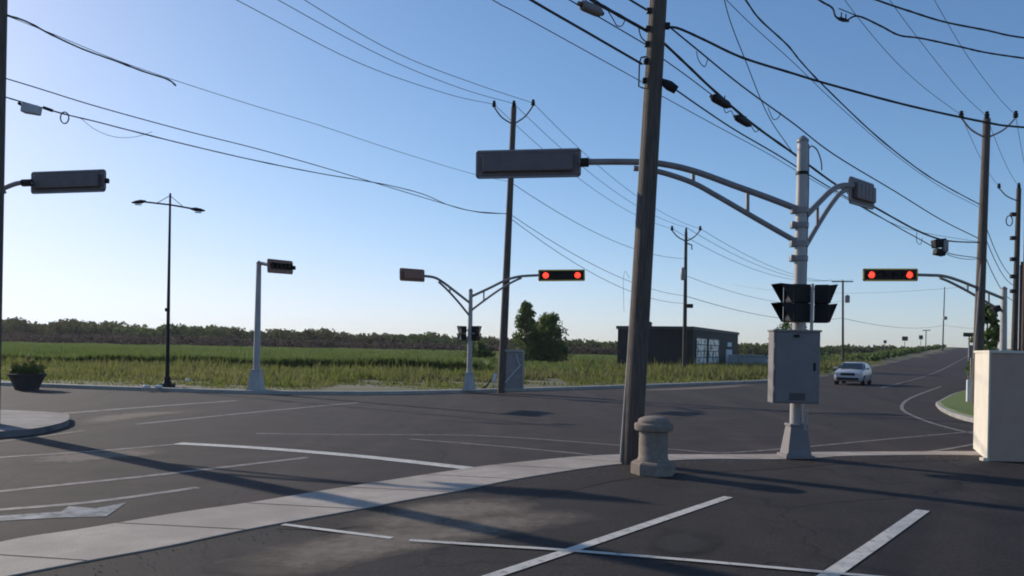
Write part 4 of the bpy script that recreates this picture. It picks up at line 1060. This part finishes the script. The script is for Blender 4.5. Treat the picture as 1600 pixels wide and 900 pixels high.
# ---------------------------------------------------------------- planter
pc = G(42, 609); pc.z = 0
pt = thing('planter', pc, 'dark tapered planter full of leafy plants with orange flowers at the far left', 'planter')
mb = MB(); mb.lathe(pc, [(.40, 0), (.42, .04), (.50, .25), (.62, .52), (.66, .56), (.68, .62), (.60, .63)], 20); mb.build('pot', M['pot'], pt, True)
cx = []; cy = []; cz = []; rd = []
for i in range(26):
    a = rng.uniform(0, 6.28); r_ = .55*math.sqrt(rng.uniform(0, 1)); cx.append(pc.x+math.cos(a)*r_); cy.append(pc.y+math.sin(a)*r_); cz.append(.62+rng.uniform(.0, .38)*(1.2-r_)); rd.append(.16)
np_mesh('foliage', clumps(*[np.array(q) for q in (cx, cy, cz, rd)], 60, .1), 4, M['leaf'], pt)
k = [i for i in range(26) if cz[i] > .8]
np_mesh('flowers', clumps(np.array([cx[i] for i in k]), np.array([cy[i]-.05 for i in k]), np.array([cz[i]+.12 for i in k]), np.array([.1]*len(k)), 8, .07), 4, M['orange'], pt)

# ---------------------------------------------------------------- gate panel by the far pole
gp = P(800, 610, 34.9); gp.z = .12
gt = thing('gate_panel', gp, 'grey framed panel with a pale diagonal glint bar leaning beside the tall wooden pole', 'panel')
w_, h_ = .92, 1.78; x0 = P(785, 600, 34.9).x; y0 = 34.9; z0 = .12
mb = MB()
for x in (x0+.05, x0+w_-.03): mb.box((x, y0, z0+h_/2), (.08, .08, h_), bev=.01)
mb.box((x0+w_/2, y0, z0+h_-.04), (w_, .1, .10), bev=.01); mb.box((x0+w_/2, y0, z0+.06), (w_-.1, .06, .08), bev=.01)
mb.build('frame', M['kerb'], gt)
mb = MB(); mb.box((x0+w_/2, y0+.03, z0+h_/2), (w_-.14, .02, h_-.12)); mb.build('sheet', M['arm'], gt)
mb = MB(); mb.tube([Vector((x0+.12, y0-.03, z0+.35)), Vector((x0+w_-.12, y0-.03, z0+1.15))], .03, 6); mb.tube([Vector((x0+w_-.2, y0-.03, z0+1.15)), Vector((x0+w_-.35, y0-.03, z0+1.6))], .02, 6); mb.build('glint_bar', M['grey'], gt)  # pale bars stand in for diagonal reflections on the sheet
st = thing('wooden_stake', P(763, 606, 34.3), 'short leaning wooden stake left of the tall pole foot', 'stake')
mb = MB(); mb.tube([P(757, 607, 34.3), P(776, 583, 34.3)], .035, 6); mb.build('stake', M['wood'], st)
mb = MB(); mb.tube([P(753, 607, 34.3), P(764, 600, 34.3)], .03, 6); mb.build('cleat', M['wood'], st)
mb = MB(); p = P(773, 590, 34.0); mb.box(p, (.14, .03, .36), Matrix.Rotation(R(12), 3, 'Y'), .01); mb.box(p+Vector((0, 0, -.35)), (.03, .03, .5))
tag(mb.build('marker_plate', M['white']), 'small white marker plate leaning at the foot of the tall pole', 'marker')
mb = MB(); mb.tube([P(907, 600, 50), P(922, 570, 50), P(926, 562, 50)], .03, 6)
tag(mb.build('leaning_stick', M['bark']), 'thin leaning stick in the grass right of the tree pair', 'stick')

# ---------------------------------------------------------------- small signs, posts
mb = MB(); p = G(1513, 634); mb.box((p.x, p.y, .55), (.16, .1, 1.0), bev=.02)
tag(mb.build('marker_post', M['white']), 'short white post on the corner lawn', 'post')
def road_sign(label, u, v, Y, w_, h_, m, post=3.0, cat='road sign', gr=None):
    c = P(u, v, Y); gz = float(ground_z(c.x, Y)); t = thing('road_sign', (c.x, Y, gz), label, cat, gr)
    mb = MB(); mb.tube([Vector((c.x, Y+.05, gz-.1)), Vector((c.x, Y+.05, c.z+h_*.4))], .05, 6); mb.build('post', M['arm'], t)
    mb = MB(); mb.box(c, (w_, .05, h_), bev=.01); mb.build('panel', M[m], t); return t
road_sign('small dark green street name sign left of the right pole', 1515, 523, 60, .95, .3, 'sgreen')
road_sign('small pale sign panel low beside the right pole', 1519, 549, 40, .35, .62, 'cab')
road_sign('dark boxy sign on the crest of the far road', 1414, 529, 150, 1.1, .8, 'roofm')
road_sign('round-cornered dark sign right of the boxy one on the crest', 1439, 527, 170, .85, .85, 'roofm')
road_sign('smallest dark sign at the left end of the crest', 1383, 534, 160, .6, .6, 'roofm')
tl = P(1447, 520, 175); gz = float(ground_z(tl.x, 175))
t = thing('crest_lamp', (tl.x, 175, gz), 'small double-armed lamp post on the crest of the far road', 'street lamp')
mb = MB(); mb.tube([Vector((tl.x, 175, gz)), Vector((tl.x, 175, tl.z+.6))], .09, 6); mb.build('pole', M['roofm'], t)
mb = MB(); mb.tube([tl+Vector((-.8, 0, .5)), tl+Vector((.9, 0, .6))], .1, 6); mb.build('arm', M['roofm'], t)
# scraps of litter in the verge
for (u, v, lb) in ((293, 594, 'white scrap lying in the grass right of the street lamp, higher one'), (229, 604, 'white scrap lying by the kerb left of the street lamp'), (248, 604, 'white scrap lying by the kerb just beside the street lamp foot')):
    p = G(u, v, .2); mb = MB(); mb.box(p, (.26, .2, .12), Matrix.Rotation(R(u), 3, 'Z'), .04); tag(mb.build('litter', M['white']), lb, 'litter', 'white litter in the verge')

# ---------------------------------------------------------------- car
cg = G(1333, 600.5); cl = 4.5
cr = thing('car', cg, 'silver white car approaching down the far road', 'car')
hd_ = Vector((-RD, -1, 0)).normalized(); sd_ = Vector((-hd_.y, hd_.x, 0)); CR = Matrix((hd_, sd_, Vector((0, 0, 1)))).transposed()   # x forward, y left
def C(x, y, z): return cg+CR@Vector((x, y, z))
# lofted body: stations (x, half width, z low, z shoulder)
stn = [(2.22, .70, .42, .62), (2.15, .80, .30, .80), (1.9, .86, .24, .90), (1.2, .89, .22, .98), (.7, .90, .22, 1.02), (-.5, .90, .22, 1.04), (-1.6, .90, .24, 1.06), (-2.1, .86, .30, 1.05), (-2.22, .76, .42, .95)]
mb = MB(); ring = []
for x, wd, zl, zs in stn:
    pr = [(-wd*.92, zl), (-wd, zl+.15), (-wd, (zl+zs)/2+.08), (-wd*.93, zs-.03), (-wd*.7, zs+.02), (0, zs+.05), (wd*.7, zs+.02), (wd*.93, zs-.03), (wd, (zl+zs)/2+.08), (wd, zl+.15), (wd*.92, zl)]
    ring.append([C(x, y, z) for y, z in pr])
vs = [p for r_ in ring for p in r_]; n = 11; fs = []
for i in range(len(ring)-1):
    for j in range(n): fs.append((i*n+j, i*n+(j+1) % n, (i+1)*n+(j+1) % n, (i+1)*n+j))
fs += [tuple(range(n)), tuple(reversed(range((len(ring)-1)*n, len(ring)*n)))]
mb.add(vs, fs); mb.build('body', M['carp'], cr, True)
cab = [(1.0, .78, 1.0), (.35, .66, 1.40), (-.3, .64, 1.47), (-1.2, .64, 1.45), (-1.75, .70, 1.25), (-2.0, .76, 1.04)]
mb = MB(); vs = []
for x, wd, z in cab: vs += [C(x, -.82, 1.0), C(x, -wd, z-.04), C(x, -wd*.8, z), C(x, wd*.8, z), C(x, wd, z-.04), C(x, .82, 1.0)]
fs = []
for i in range(len(cab)-1):
    for j in range(5): fs.append((i*6+j, i*6+j+1, i*6+7+j, i*6+6+j))
mb.add(vs, fs); rfc = mb.build('roof', M['carp'], cr, True)
def quad(nm, pts, m, par, off=.0):
    mb = MB(); mb.add(pts, [(0, 1, 2, 3)]); a, b, c_ = [Vector(p) for p in pts[:3]]
    nn = (b-a).cross(c_-a).normalized(); mb2 = MB(); mb2.add([Vector(p)+nn*.02 for p in pts]+[Vector(p)-nn*.015 for p in pts], [(0, 1, 2, 3), (7, 6, 5, 4), (0, 4, 5, 1), (1, 5, 6, 2), (2, 6, 7, 3), (3, 7, 4, 0)])
    return mb2.build(nm, M[m], par)
quad('windscreen', [C(1.0, -.72, 1.06), C(1.0, .72, 1.06), C(.38, .58, 1.39), C(.38, -.58, 1.39)], 'glass', cr)
quad('rear_window', [C(-2.0, .66, 1.08), C(-2.0, -.66, 1.08), C(-1.74, -.60, 1.25), C(-1.74, .60, 1.25)], 'glass', cr)
for s_ in (-1, 1):
    quad('side_window', [C(.62, s_*.815, 1.08), C(-1.5, s_*.815, 1.08), C(-1.25, s_*.69, 1.38), C(.22, s_*.69, 1.38)], 'glass', cr)
    for x in (1.35, -1.38):
        mb = MB(); mb.tube([C(x, s_*.68, .33), C(x, s_*.70, .33), C(x, s_*.90, .33), C(x, s_*.915, .33)], [.30, .33, .33, .30], 20); wh = mb.build('wheel', M['rubber'], cr, True)
        mb = MB(); mb.tube([C(x, s_*.9, .33), C(x, s_*.925, .33)], [.21, .19], 16); mb.build('rim', M['chrome'], wh, True)
    mb = MB(); mb.box(C(2.12, s_*.62, .72), (.16, .34, .15), CR, .03); mb.build('headlight', M['head'], cr)
    mb = MB(); mb.box(C(.75, s_*.98, 1.08), (.14, .2, .14), CR, .04); mb.build('mirror', M['carp'], cr)
mb = MB(); mb.box(C(2.19, 0, .70), (.08, .86, .16), CR, .02); mb.build('grille', M['blk'], cr)
mb = MB(); mb.box(C(2.18, 0, .42), (.14, 1.3, .16), CR, .03); mb.build('lower_grille', M['blk'], cr)

# ---------------------------------------------------------------- haze
HZ = 0.00015
if HZ:
    mb = MB(); mb.box((250, 1150, 29), (3540, 2740, 62)); hz = mb.build('haze', None)
    hm = bpy.data.materials.new('haze'); hm.use_nodes = True; hn = hm.node_tree.nodes; hn.clear()
    vo = hn.new('ShaderNodeVolumePrincipled'); vo.inputs['Density'].default_value = HZ; vo.inputs['Color'].default_value = (.92, .93, .98, 1); vo.inputs['Anisotropy'].default_value = .3
    ou = hn.new('ShaderNodeOutputMaterial'); hm.node_tree.links.new(vo.outputs[0], ou.inputs['Volume'])
    hz.data.materials.append(hm); tag(hz, kind='stuff')
